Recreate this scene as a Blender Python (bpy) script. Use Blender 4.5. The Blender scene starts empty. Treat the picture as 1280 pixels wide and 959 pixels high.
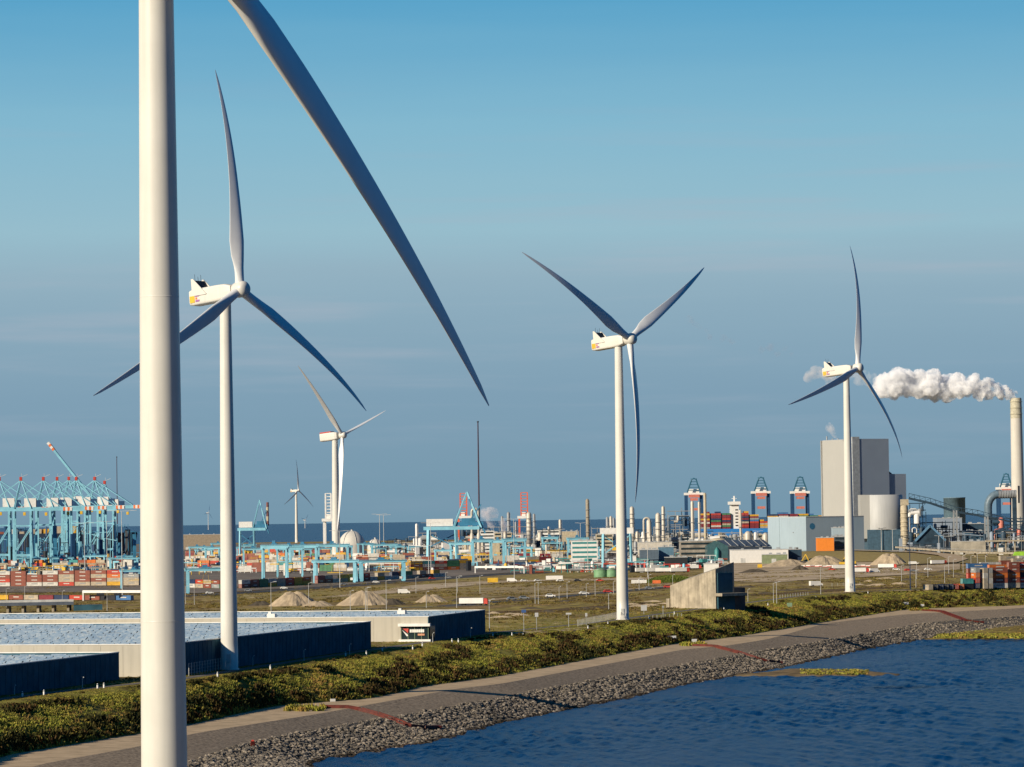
import bpy, math, random
import numpy as np
from mathutils import Vector, Matrix
random.seed(7); rng = np.random.default_rng(7)
S = bpy.context.scene
PI = math.pi; R = math.radians

# ------------------------------------------------------------------ camera
F = 4280.0; ZC = 54.0
PITCH = math.atan((647-479.5)/F); ROLL = .0145
fwd = Vector((0, math.cos(PITCH), math.sin(PITCH)))
r0 = Vector((1, 0, 0)); u0 = r0.cross(fwd)
cR = r0*math.cos(ROLL)-u0*math.sin(ROLL); cU = r0*math.sin(ROLL)+u0*math.cos(ROLL)
cam_d = bpy.data.cameras.new("camera"); cam = bpy.data.objects.new("camera", cam_d)
S.collection.objects.link(cam); S.camera = cam
cam_d.sensor_width = 36; cam_d.lens = F/1280*36; cam_d.clip_start = 1; cam_d.clip_end = 200000
m = Matrix((cR, cU, -fwd)).transposed().to_4x4(); m.translation = (0, 0, ZC); cam.matrix_world = m

# ------------------------------------------------------------------ world, sun, exposure
SUN_EL = R(24); SUN_AZ = R(50)          # azimuth: angle from toward-camera direction to the left
sun_dir = Vector((-math.sin(SUN_AZ)*math.cos(SUN_EL), -math.cos(SUN_AZ)*math.cos(SUN_EL), math.sin(SUN_EL)))
wd = bpy.data.worlds.new("World"); S.world = wd; wd.use_nodes = True
nt = wd.node_tree; nt.nodes.clear()
def N(nt, t, **k):
    n = nt.nodes.new(t)
    for a, b in k.items(): setattr(n, a, b)
    return n
def lin(c):
    return tuple(((x/255/12.92) if x/255 <= .04045 else ((x/255+.055)/1.055)**2.4) for x in c)
def ramp(nt, stops, interp='EASE'):
    n = N(nt, 'ShaderNodeValToRGB'); cr = n.color_ramp; cr.interpolation = interp
    while len(cr.elements) > 1: cr.elements.remove(cr.elements[-1])
    cr.elements[0].position = stops[0][0]; cr.elements[0].color = (*stops[0][1], 1)
    for p, c in stops[1:]:
        e = cr.elements.new(p); e.color = (*c, 1)
    return n
sky = N(nt, 'ShaderNodeTexSky'); sky.sky_type = 'NISHITA'; sky.sun_disc = False
sky.sun_elevation = SUN_EL; sky.sun_rotation = PI+SUN_AZ
sky.air_density = 1.0; sky.dust_density = .3; sky.ozone_density = 3.0
tc = N(nt, 'ShaderNodeTexCoord'); sep = N(nt, 'ShaderNodeSeparateXYZ'); nt.links.new(tc.outputs['Generated'], sep.inputs[0])
mr = N(nt, 'ShaderNodeMapRange'); mr.inputs['From Min'].default_value = 0; mr.inputs['From Max'].default_value = .3
nt.links.new(sep.outputs['Z'], mr.inputs['Value'])
# slight stretched noise moves the bands like thin layered cloud
mp = N(nt, 'ShaderNodeMapping'); mp.inputs['Scale'].default_value = (6, 6, 95); nt.links.new(tc.outputs['Generated'], mp.inputs[0])
nz = N(nt, 'ShaderNodeTexNoise'); nz.inputs['Scale'].default_value = 1.0; nz.inputs['Detail'].default_value = 5; nz.inputs['Roughness'].default_value = .55
nt.links.new(mp.outputs[0], nz.inputs['Vector'])
band = ramp(nt, [(0, lin((118,151,171))), (.12, lin((128,160,181))), (.2, lin((140,171,189))), (.24, lin((148,178,194))), (.28, lin((151,189,204))), (.38, lin((132,184,207))),
                 (.5, lin((92,164,202))), (.62, lin((60,136,182))), (1, lin((18,76,126)))], 'LINEAR')
addn = N(nt, 'ShaderNodeMath', operation='MULTIPLY_ADD'); addn.inputs[1].default_value = .035
sb = N(nt, 'ShaderNodeMath', operation='SUBTRACT'); sb.inputs[1].default_value = .5; nt.links.new(nz.outputs['Fac'], sb.inputs[0])
nt.links.new(sb.outputs[0], addn.inputs[0]); nt.links.new(mr.outputs[0], addn.inputs[2]); nt.links.new(addn.outputs[0], band.inputs[0])
# faint pinkish cloud streaks in the lower half
cm = ramp(nt, [(.5, (0,0,0)), (.72, (1,1,1))], 'EASE'); nt.links.new(nz.outputs['Fac'], cm.inputs[0])
hm = ramp(nt, [(0, (.05,.05,.05)), (.2, (.42,.42,.42)), (.28, (.38,.38,.38)), (.45, (0,0,0))], 'LINEAR'); nt.links.new(mr.outputs[0], hm.inputs[0])
mm = N(nt, 'ShaderNodeMath', operation='MULTIPLY'); nt.links.new(cm.outputs[0], mm.inputs[0]); nt.links.new(hm.outputs[0], mm.inputs[1])
mxc = N(nt, 'ShaderNodeMix', data_type='RGBA'); mxc.inputs[7].default_value = (*lin((170,180,194)), 1)
nt.links.new(mm.outputs[0], mxc.inputs[0]); nt.links.new(band.outputs[0], mxc.inputs[6])
SKY_STR = .05
tint = N(nt, 'ShaderNodeMix', data_type='RGBA', blend_type='MULTIPLY'); tint.inputs[0].default_value = 1; tint.inputs[7].default_value = (.15, .85, 1.35, 1)
nt.links.new(sky.outputs[0], tint.inputs[6])
bg1 = N(nt, 'ShaderNodeBackground'); bg1.inputs[1].default_value = SKY_STR; nt.links.new(tint.outputs[2], bg1.inputs[0])
azr = ramp(nt, [(.0, (.03,.20,.40)), (.45, (.03,.22,.44)), (.82, (.10,.42,.68)), (.965, (1,1,1))], 'EASE')
azm = N(nt, 'ShaderNodeMapRange'); azm.inputs['From Min'].default_value = -1; nt.links.new(sep.outputs['Y'], azm.inputs['Value']); nt.links.new(azm.outputs[0], azr.inputs[0])
azx = N(nt, 'ShaderNodeMix', data_type='RGBA', blend_type='MULTIPLY'); azx.inputs[0].default_value = 1; nt.links.new(mxc.outputs[2], azx.inputs[6]); nt.links.new(azr.outputs[0], azx.inputs[7])
bg2 = N(nt, 'ShaderNodeBackground'); bg2.inputs[1].default_value = .90; nt.links.new(azx.outputs[2], bg2.inputs[0])
up = N(nt, 'ShaderNodeMapRange', interpolation_type='SMOOTHSTEP'); up.inputs['From Min'].default_value = .17; up.inputs['From Max'].default_value = .34
nt.links.new(sep.outputs['Z'], up.inputs['Value'])
ms = N(nt, 'ShaderNodeMixShader'); nt.links.new(up.outputs[0], ms.inputs[0]); nt.links.new(bg2.outputs[0], ms.inputs[1]); nt.links.new(bg1.outputs[0], ms.inputs[2])
wo = N(nt, 'ShaderNodeOutputWorld'); nt.links.new(ms.outputs[0], wo.inputs[0])
sl = bpy.data.lights.new("sun", 'SUN'); sl.energy = 5.0; sl.angle = R(.5); sl.color = (1.0, .88, .70)
so = bpy.data.objects.new("sun", sl); S.collection.objects.link(so); so.rotation_euler = sun_dir.to_track_quat('Z', 'Y').to_euler()
so.location = (-300, -300, 400)
vs = S.view_settings; vs.view_transform = 'Standard'; vs.look = 'None'; vs.exposure = .15; vs.gamma = 1; vs.use_curve_mapping = False
S.cycles.max_bounces = 14; S.cycles.diffuse_bounces = 3; S.cycles.glossy_bounces = 3; S.cycles.volume_bounces = 14; S.cycles.volume_max_steps = 256; S.cycles.volume_step_rate = 1.0; S.cycles.use_denoising = True

# ------------------------------------------------------------------ helpers
def tag(o, label=None, cat=None, group=None, kind=None):
    if label: o['label'] = label
    if cat: o['category'] = cat
    if group: o['group'] = group
    if kind: o['kind'] = kind
    return o
def thing(name, label, cat, loc=(0,0,0), rz=0, group=None, scale=1):
    o = bpy.data.objects.new(name, None); S.collection.objects.link(o)
    o.location = loc; o.rotation_euler = (0, 0, rz); o.scale = (scale,)*3; o.empty_display_size = 1
    return tag(o, label, cat, group)
KIDS = {}
def copy_tree(o, parent=None, loc=None, rz=None, scale=None, label=None, group=None):
    c = o.copy(); S.collection.objects.link(c)
    if parent is not None: c.parent = parent; KIDS.setdefault(parent.name, []).append(c)
    if loc is not None: c.location = loc
    if rz is not None: c.rotation_euler = (0, 0, rz)
    if scale is not None: c.scale = scale if hasattr(scale, '__len__') else (scale,)*3
    if label: c['label'] = label
    if group: c['group'] = group
    for ch in KIDS.get(o.name, []): copy_tree(ch, c)
    return c
class MB:
    def __init__(s): s.v = []; s.f = []; s.m = []; s.sm = []
    def add(s, vs_, fs, mi=0, smooth=False):
        b = len(s.v); s.v += [tuple(p) for p in vs_]
        for f in fs: s.f.append(tuple(i+b for i in f)); s.m.append(mi); s.sm.append(smooth)
        return s
    def box(s, c, d, rz=0, mi=0):
        x, y, z = d[0]/2, d[1]/2, d[2]/2; cc, ss = math.cos(rz), math.sin(rz); vs_ = []
        for dz in (-z, z):
            for dx, dy in ((-x,-y),(x,-y),(x,y),(-x,y)):
                vs_.append((c[0]+dx*cc-dy*ss, c[1]+dx*ss+dy*cc, c[2]+dz))
        return s.add(vs_, [(3,2,1,0),(4,5,6,7),(0,1,5,4),(1,2,6,5),(2,3,7,6),(3,0,4,7)], mi)
    def b2(s, x0, x1, y0, y1, z0, z1, mi=0):
        return s.box(((x0+x1)/2,(y0+y1)/2,(z0+z1)/2), (x1-x0,y1-y0,z1-z0), 0, mi)
    def bar(s, p0, p1, w, h=None, mi=0):
        p0, p1 = Vector(p0), Vector(p1); d = (p1-p0).normalized(); h = h or w
        a = d.cross(Vector((0,0,1)))
        if a.length < 1e-3: a = Vector((1,0,0))
        a.normalize(); b = a.cross(d)
        vs_ = []
        for p in (p0, p1):
            for i, j in ((-1,-1),(1,-1),(1,1),(-1,1)): vs_.append(p+a*(i*w/2)+b*(j*h/2))
        return s.add(vs_, [(3,2,1,0),(4,5,6,7),(0,1,5,4),(1,2,6,5),(2,3,7,6),(3,0,4,7)], mi)
    def tube(s, p0, p1, ra, rb=None, n=10, mi=0):
        return s.path([p0, p1], [ra, ra if rb is None else rb], n, mi)
    def path(s, pts, rad, n=10, mi=0, caps=True):
        pts = [Vector(p) for p in pts]; b = len(s.v); k = len(pts)
        if not hasattr(rad, '__len__'): rad = [rad]*k
        a = None
        for i, p in enumerate(pts):
            d = (pts[min(i+1,k-1)]-pts[max(i-1,0)]).normalized()
            if a is None:
                a = d.cross(Vector((0,0,1)))
                if a.length < 1e-3: a = Vector((1,0,0))
            a = (a-d*a.dot(d)).normalized(); c = d.cross(a)
            for j in range(n):
                t = 2*PI*j/n; s.v.append(tuple(p+a*(rad[i]*math.cos(t))+c*(rad[i]*math.sin(t))))
        for i in range(k-1):
            for j in range(n):
                s.f.append((b+i*n+j, b+i*n+(j+1)%n, b+(i+1)*n+(j+1)%n, b+(i+1)*n+j)); s.m.append(mi); s.sm.append(True)
        if caps: s.cap(b, k, n, mi)
        return s
    def cap(s, b, k, n, mi):
        c = len(s.v); s.v += s.v[b:b+n]+s.v[b+(k-1)*n:b+k*n]
        s.f.append(tuple(c+j for j in range(n-1,-1,-1))); s.m.append(mi); s.sm.append(False)
        s.f.append(tuple(c+n+j for j in range(n))); s.m.append(mi); s.sm.append(False)
    def lathe(s, c, prof, n=24, mi=0):
        pts = [(c[0], c[1], c[2]+z) for r, z in prof]; b = len(s.v); k = len(prof)
        for r, z in prof:
            for j in range(n):
                t = 2*PI*j/n; s.v.append((c[0]+r*math.cos(t), c[1]+r*math.sin(t), c[2]+z))
        for i in range(k-1):
            for j in range(n):
                s.f.append((b+i*n+j, b+i*n+(j+1)%n, b+(i+1)*n+(j+1)%n, b+(i+1)*n+j)); s.m.append(mi); s.sm.append(True)
        s.cap(b, k, n, mi)
        return s
    def prism(s, poly, z0, z1, mi=0):   # poly list of (x,y) CCW; z1 may be a list
        n = len(poly); z1 = z1 if hasattr(z1, '__len__') else [z1]*n
        vs_ = [(x,y,z0) for x,y in poly]+[(x,y,z1[i]) for i,(x,y) in enumerate(poly)]
        return s.add(vs_, [tuple(range(n-1,-1,-1)), tuple(range(n,2*n))]+[(i,(i+1)%n,n+(i+1)%n,n+i) for i in range(n)], mi)
    def build(s, name, mats, parent=None, loc=None, rz=None):
        me = bpy.data.meshes.new(name); me.from_pydata(s.v, [], s.f)
        if not isinstance(mats, (list, tuple)): mats = [mats]
        for mt in mats: me.materials.append(mt)
        me.polygons.foreach_set('material_index', s.m); me.polygons.foreach_set('use_smooth', s.sm); me.update()
        o = bpy.data.objects.new(name, me); S.collection.objects.link(o)
        if parent is not None: o.parent = parent; KIDS.setdefault(parent.name, []).append(o)
        if loc is not None: o.location = loc
        if rz is not None: o.rotation_euler = (0,0,rz)
        return o
def npmesh(name, V, Fc, mats, midx=None, smooth=False, attr=None):
    me = bpy.data.meshes.new(name); V = np.asarray(V, dtype=np.float32); Fc = np.asarray(Fc, dtype=np.int32); k = Fc.shape[1]
    me.vertices.add(len(V)); me.vertices.foreach_set('co', V.ravel())
    me.loops.add(Fc.size); me.loops.foreach_set('vertex_index', Fc.ravel())
    me.polygons.add(len(Fc)); me.polygons.foreach_set('loop_start', np.arange(0, Fc.size, k, dtype=np.int32))
    if midx is not None: me.polygons.foreach_set('material_index', np.asarray(midx, dtype=np.int32))
    me.polygons.foreach_set('use_smooth', np.full(len(Fc), smooth))
    for mt in (mats if isinstance(mats, (list, tuple)) else [mats]): me.materials.append(mt)
    if attr is not None:
        a = me.attributes.new('rnd', 'FLOAT', 'POINT'); a.data.foreach_set('value', np.asarray(attr, dtype=np.float32))
    me.update(calc_edges=True); me.validate()
    o = bpy.data.objects.new(name, me); S.collection.objects.link(o); return o
def scatter(name, tv, tf, pos, sc, rot, mats, tilt=None):
    tv = np.array(tv, dtype=np.float64); tf = np.array(tf); n = len(pos); k = len(tv)
    c, s_ = np.cos(rot), np.sin(rot); sc = np.asarray(sc)
    if sc.ndim == 1: sc = np.stack([sc]*3, 1)
    P = tv[None]*sc[:, None]; x = P[...,0]*c[:,None]-P[...,1]*s_[:,None]; y = P[...,0]*s_[:,None]+P[...,1]*c[:,None]
    V = np.stack([x, y, P[...,2]], 2)+np.asarray(pos)[:,None]
    Fc = (tf[None]+(np.arange(n)*k)[:,None,None]).reshape(-1, tf.shape[1])
    return npmesh(name, V.reshape(-1,3), Fc, mats, attr=np.repeat(rng.random(n), k))
# ---- pixel -> world (pixels of the 1280 x 959 photograph), used to read real positions
def W(px, py, Y):
    d = fwd+cR*((px-640)/F)-cU*((py-479.5)/F); return Vector((0,0,ZC))+d*(Y/d.y)
def Gz(px, py, z):
    d = fwd+cR*((px-640)/F)-cU*((py-479.5)/F); return Vector((0,0,ZC))+d*((z-ZC)/d.z)

# ------------------------------------------------------------------ materials
MATS = {}
def mat(name, col, rough=.6, metal=0, var=.12, scale=.4, spec=.4, streak=0, bump=0, coords='Object', stretch=(1,1,1), col2=None):
    if name in MATS: return MATS[name]
    mt = bpy.data.materials.new(name); mt.use_nodes = True; nt = mt.node_tree; b = nt.nodes['Principled BSDF']
    b.inputs['Roughness'].default_value = rough; b.inputs['Metallic'].default_value = metal; b.inputs['Specular IOR Level'].default_value = spec
    tc = N(nt, 'ShaderNodeTexCoord'); mp = N(nt, 'ShaderNodeMapping'); mp.inputs['Scale'].default_value = stretch
    nt.links.new(tc.outputs[coords], mp.inputs[0])
    nz = N(nt, 'ShaderNodeTexNoise'); nz.inputs['Scale'].default_value = scale; nz.inputs['Detail'].default_value = 6; nz.inputs['Roughness'].default_value = .6
    nt.links.new(mp.outputs[0], nz.inputs['Vector'])
    c2 = col2 if col2 else tuple(max(0, x*(1-2*var)) for x in col)
    c1 = col if col2 else tuple(min(1, x*(1+var)) for x in col)
    rp = ramp(nt, [(.32, c2), (.66, c1)], 'LINEAR'); nt.links.new(nz.outputs['Fac'], rp.inputs[0])
    out = rp.outputs[0]
    if streak:
        mp2 = N(nt, 'ShaderNodeMapping'); mp2.inputs['Scale'].default_value = (1.2, 1.2, .06); nt.links.new(tc.outputs[coords], mp2.inputs[0])
        n2 = N(nt, 'ShaderNodeTexNoise'); n2.inputs['Scale'].default_value = .8; n2.inputs['Detail'].default_value = 4; nt.links.new(mp2.outputs[0], n2.inputs['Vector'])
        r2 = ramp(nt, [(.45, (1,1,1)), (.75, (1-streak,)*3)], 'LINEAR'); nt.links.new(n2.outputs['Fac'], r2.inputs[0])
        mx = N(nt, 'ShaderNodeMix', data_type='RGBA', blend_type='MULTIPLY'); mx.inputs[0].default_value = 1
        nt.links.new(out, mx.inputs[6]); nt.links.new(r2.outputs[0], mx.inputs[7]); out = mx.outputs[2]
    nt.links.new(out, b.inputs['Base Color'])
    if bump:
        bp = N(nt, 'ShaderNodeBump'); bp.inputs['Strength'].default_value = 1; bp.inputs['Distance'].default_value = bump
        nt.links.new(nz.outputs['Fac'], bp.inputs['Height']); nt.links.new(bp.outputs[0], b.inputs['Normal'])
    MATS[name] = mt; return mt
white = mat('turbine_white', (.70,.675,.60), .38, var=.03, scale=.15, streak=.10)
blade_w = mat('blade_white', (.74,.74,.72), .35, var=.03, scale=.2)
darkmetal = mat('dark_metal', (.02,.024,.03), .5)
steel = mat('galvanised_steel', (.42,.43,.42), .45, .3)
polegrey = mat('pole_grey', (.55,.55,.52), .5)
concrete = mat('concrete', (.42,.36,.26), .85, var=.18, scale=.25, streak=.35, bump=.05)
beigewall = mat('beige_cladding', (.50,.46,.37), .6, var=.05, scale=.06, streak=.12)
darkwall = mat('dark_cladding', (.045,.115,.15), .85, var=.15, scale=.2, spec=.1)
glass = mat('dark_glass', (.02,.035,.04), .12, spec=.8)
yellow = mat('yellow_paint', (.75,.47,.04), .5)
purple = mat('purple_paint', (.33,.12,.32), .5)
redp = mat('red_paint', (.55,.06,.04), .5)
whitep = mat('white_paint', (.8,.78,.72), .5, var=.06)
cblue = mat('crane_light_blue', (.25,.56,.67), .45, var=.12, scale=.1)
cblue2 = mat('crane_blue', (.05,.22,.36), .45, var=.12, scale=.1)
navy = mat('navy_paint', (.02,.07,.16), .45)
orange = mat('orange_paint', (.80,.20,.06), .5)
rustred = mat('rust_red', (.12,.018,.009), .6, var=.3, scale=.6)
asphalt = mat('asphalt', (.062,.058,.055), .9, var=.2, scale=.5)
tan = mat('tan_steel', (.52,.44,.30), .6, streak=.2)
greyclad = mat('grey_cladding', (.36,.37,.38), .55, var=.05, scale=.02, streak=.10)
greyclad2 = mat('grey_cladding_dark', (.27,.32,.38), .55, var=.03, scale=.03)
paleblue = mat('pale_blue_cladding', (.36,.45,.50), .5, var=.04, scale=.02, streak=.08)
green = mat('green_paint', (.10,.24,.08), .5)
teal = mat('teal_paint', (.05,.25,.24), .5)
black = mat('rubber_black', (.012,.012,.012), .8)
CC = {'brown': (.26,.075,.045), 'red': (.50,.055,.03), 'beige': (.46,.38,.27), 'white': (.60,.57,.50), 'orange': (.62,.16,.03), 'yellow': (.66,.37,.03),
      'navy blue': (.02,.04,.10), 'blue': (.05,.16,.36), 'grey': (.30,.31,.30), 'maroon': (.22,.03,.04), 'green': (.06,.20,.09), 'teal': (.06,.28,.27), 'black': (.02,.02,.025)}
CM = {k: mat('container_'+k.replace(' ', '_'), v, .55, var=.14, scale=.5, streak=.3) for k, v in CC.items()}

def ground_mat():
    mt = bpy.data.materials.new('plain_ground'); mt.use_nodes = True; nt = mt.node_tree; b = nt.nodes['Principled BSDF']; b.inputs['Roughness'].default_value = .95
    b.inputs['Specular IOR Level'].default_value = .1
    tc = N(nt, 'ShaderNodeTexCoord')
    def noise(sc, st=(1,1,1), det=6):
        mp = N(nt, 'ShaderNodeMapping'); mp.inputs['Scale'].default_value = st; nt.links.new(tc.outputs['Object'], mp.inputs[0])
        n = N(nt, 'ShaderNodeTexNoise'); n.inputs['Scale'].default_value = sc; n.inputs['Detail'].default_value = det; n.inputs['Roughness'].default_value = .62
        nt.links.new(mp.outputs[0], n.inputs['Vector']); return n.outputs['Fac']
    big = ramp(nt, [(.34, (.36,.24,.115)), (.42, (.22,.155,.06)), (.46, (.33,.26,.075)), (.50, (.17,.115,.05)), (.54,(.38,.28,.12)), (.60, (.26,.21,.06)), (.67, (.46,.36,.21))], 'LINEAR'); nt.links.new(noise(.022, (.5,.22,1)), big.inputs[0])
    fin = ramp(nt, [(.3, (.42,.42,.38)), (.62, (1.25,1.22,1.12))], 'LINEAR'); nt.links.new(noise(.22, (1,.5,1), 8), fin.inputs[0])
    mx = N(nt, 'ShaderNodeMix', data_type='RGBA', blend_type='MULTIPLY'); mx.inputs[0].default_value = 1
    nt.links.new(big.outputs[0], mx.inputs[6]); nt.links.new(fin.outputs[0], mx.inputs[7]); nt.links.new(mx.outputs[2], b.inputs['Base Color'])
    return mt
gm = ground_mat()
pathm = mat('sandy_path', (.48,.355,.22), .95, scale=.25, var=.12, spec=.1)
sandm = mat('sand', (.58,.46,.31), .95, scale=.05, spec=.1, col2=(.34,.25,.15))
asph_slope = mat('asphalt_slope_mat', (.40,.31,.215), .92, scale=1.3, spec=.05, col2=(.13,.10,.07), bump=.1)
rockbase = mat('rock_base', (.17,.15,.125), .95, scale=1.1, spec=.1, col2=(.035,.032,.028), bump=.3)
slope_soil = mat('slope_soil', (.32,.27,.06), .95, scale=.09, spec=.05, col2=(.07,.05,.018), bump=.3)

# ------------------------------------------------------------------ terrain lines (x as a function of y)
def line(pix, z, near):
    P = sorted([(Gz(x, y, z).y, Gz(x, y, z).x) for x, y in pix]+near)
    ys = np.array([p[0] for p in P]); xs = np.array([p[1] for p in P]); return ys, xs
SP = 1.55
ZK, ZU, ZQ, ZRK, ZW = 15.5, 7.3, 7.0, 4.6, -.8
Kl = line([(0,877),(115,862),(240,850),(320,837),(450,817),(620,792),(769,777),(842,767),(920,757),(1018,744),(1154,736),(1280,733)], ZK, [(-300,30),(300,20),(357,0),(420,-20),(500,-100),(600,-130)])
Ul = line([(0,945),(180,916),(240,905),(350,881),(460,874),(535,857),(620,846),(769,818),(842,805),(920,796),(1061,772.6),(1139,761),(1280,757)], ZU, [(-300,55),(300,40),(357,25),(430,0),(500,-62),(600,-102)])
Ql = line([(30,959),(180,932),(240,917),(395,893),(455,882),(575,860),(620,856),(780,826),(853,812),(910,807),(960,799),(1033,779),(1131,768),(1280,760)], ZQ, [(-300,65),(300,50),(357,35),(430,15),(500,-40),(600,-80)])
Rl = line([(300,931),(387,913),(500,895),(620,873),(656,866),(769,845),(881,826),(942,815),(1061,796),(1159,778),(1280,770)], ZRK, [(-300,80),(300,72),(357,60),(430,40),(500,-10),(600,-48),(670,-72)])
Wl = line([(382,955),(460,941),(545,928),(565,924),(620,906),(656,899),(735,883),(797,871),(853,857),(910,847),(980,835),(1078,813),(1151,800),(1280,790)], 0, [(-300,105),(300,100),(430,85),(500,70),(640,-3),(700,-28)])
def ext(L, y):
    ys, xs = L; s_ = (256-163)/(1711-1470)*.98
    y = np.asarray(y, dtype=float); v = np.interp(y, ys, xs); s_ = .38
    return np.where(y > ys[-1], xs[-1]+s_*(y-ys[-1]), v)
def smooth(L):
    yy = np.arange(-300, 1800, 6.); v = ext(L, yy); k = np.exp(-.5*(np.arange(-3,4)/1.3)**2); k /= k.sum()
    v2 = np.convolve(np.pad(v, 3, 'edge'), k, 'valid'); return yy, v2
Kl, Ul, Ql, Rl, Wl = [smooth(L) for L in (Kl, Ul, Ql, Rl, Wl)]
for L_, M_, g_ in ((Kl, Ul, 6.), (Ul, Ql, 3.), (Ql, Rl, 5.), (Rl, Wl, 8.)): M_[1][:] = np.maximum(M_[1], L_[1]+g_)
def offs(y): return [ext(L, y) for L in (Kl, Ul, Ql, Rl, Wl)]
def plain_z(t): return 15.5-6.5*min(1, max(0, (t-210)/260.))**1.0
def tz(x, y):
    k, u, q, r, w = [float(a) for a in offs(y)]
    if x <= k: return plain_z((k-x)*.94)
    if x <= u: return ZK-(ZK-ZU)*((x-k)/(u-k))**SP
    return float(np.interp(x, [k, u, q, r, w], [ZK, ZU, ZQ, ZRK, ZW]))
def G(px, py):      # where the sight line of a photo pixel meets the land
    d = fwd+cR*((px-640)/F)-cU*((py-479.5)/F)
    y = 500.
    while y < 9000:
        p = Vector((0,0,ZC))+d*(y/d.y)
        if p.z < tz(p.x, p.y): break
        y *= 1.004
    a, b = y/1.004, y
    for _ in range(18):
        c = (a+b)/2; p = Vector((0,0,ZC))+d*(c/d.y)
        if p.z < tz(p.x, p.y): b = c
        else: a = c
    p.z = tz(p.x, p.y); return p
rows = np.concatenate([np.arange(-300, 500, 40), np.arange(500, 1900, 5), np.arange(1900, 2600, 25), np.arange(2600, 7251, 150)]).astype(float)
K, U, Q, RR, WW = offs(rows); ny = len(rows)
def strip(name, A, B, za, zb, nc, mt, bumpz=0, label=None, amp=0, pw=1):
    t = np.linspace(0, 1, nc+1); X = A[:,None]*(1-t)+B[:,None]*t; Z = za+(zb-za)*t**pw+0*X
    if amp:
        n = rng.normal(size=Z.shape)*amp; n[:, 0] = 0; n[:, -1] = 0; Z = Z+n
        if bumpz: Z = Z+bumpz*np.sin(t*PI)
    V = np.stack([X, np.repeat(rows[:,None], nc+1, 1), Z], 2).reshape(-1,3)
    i = np.arange(ny-1)[:,None]*(nc+1)+np.arange(nc)[None]; i = i.ravel()
    Fc = np.stack([i, i+1, i+nc+2, i+nc+1], 1)
    o = npmesh(name, V, Fc, mt, smooth=True); return tag(o, label, None, None, 'structure')
strip('dike_slope', K, U, ZK, ZU, 12, slope_soil, 0, 'dike slope under rough grass and shrubs', .12, SP)
strip('berm_path', U, Q, ZU, ZQ, 3, pathm, 0, 'sandy gravel path at the foot of the dike')
strip('asphalt_slope', Q, RR, ZQ, ZRK, 4, asph_slope, 0, 'grey asphalt revetment below the path', .04)
strip('rock_slope', RR, WW, ZRK, ZW, 6, rockbase, 0, 'lower revetment under loose armour stone', .12)
# the plain
cols = np.concatenate([np.array([0,2,6,12,30,60,100,150,200,223.4,260,300,350,400,450,500,560,620,700,850,1000,1300,1700,2300,3200])])
X = K[:,None]-cols[None]; TT = cols*.94
Z = np.array([plain_z(t) for t in TT])[None]+0*X
V = np.stack([X, np.repeat(rows[:,None], len(cols), 1), Z], 2).reshape(-1,3); nc = len(cols)-1
i = (np.arange(ny-1)[:,None]*(nc+1)+np.arange(nc)[None]).ravel(); Fc = np.stack([i+1, i, i+nc+1, i+nc+2], 1)
gv = V.tolist(); gf = Fc.tolist(); b0 = (ny-1)*(nc+1); e0 = len(gv)
for j in range(nc+1): q = gv[b0+j]; gv.append([q[0], q[1]+20, -1.])
for j in range(nc): gf.append([b0+j+1, b0+j, e0+j, e0+j+1])
tag(npmesh('ground', gv, gf, gm), 'flat brown and green harbour plain behind the dike', None, None, 'structure')

# water
def water_mat():
    mt = bpy.data.materials.new('water'); mt.use_nodes = True; nt = mt.node_tree; b = nt.nodes['Principled BSDF']
    b.inputs['Base Color'].default_value = (.0004,.030,.105,1); b.inputs['Roughness'].default_value = .25; b.inputs['IOR'].default_value = 1.33
    b.inputs['Specular IOR Level'].default_value = .02
    tc = N(nt, 'ShaderNodeTexCoord'); hs = []
    for sc, st, det in ((.10,(1,.25,1),6), (.5,(1,.18,1),6)):
        mp = N(nt, 'ShaderNodeMapping'); mp.inputs['Scale'].default_value = st; mp.inputs['Rotation'].default_value = (0,0,.5)
        nt.links.new(tc.outputs['Object'], mp.inputs[0]); n = N(nt, 'ShaderNodeTexNoise'); n.inputs['Scale'].default_value = sc; n.inputs['Detail'].default_value = det
        n.inputs['Roughness'].default_value = .65; nt.links.new(mp.outputs[0], n.inputs['Vector']); hs.append(n.outputs['Fac'])
    b1 = N(nt, 'ShaderNodeBump'); b1.inputs['Distance'].default_value = .6; nt.links.new(hs[0], b1.inputs['Height'])
    b2 = N(nt, 'ShaderNodeBump'); b2.inputs['Distance'].default_value = .6; nt.links.new(hs[1], b2.inputs['Height']); nt.links.new(b1.outputs[0], b2.inputs['Normal'])
    nt.links.new(b2.outputs[0], b.inputs['Normal']); return mt
w_ = MB(); w_.add([(-30000,-600,-.35),(30000,-600,-.35),(30000,60000,-.35),(-30000,60000,-.35)], [(0,1,2,3)])
MATS['water_m'] = water_mat()
tag(w_.build('water', MATS['water_m']), 'deep blue rippled water of the lake and the sea', None, None, 'structure')

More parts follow.
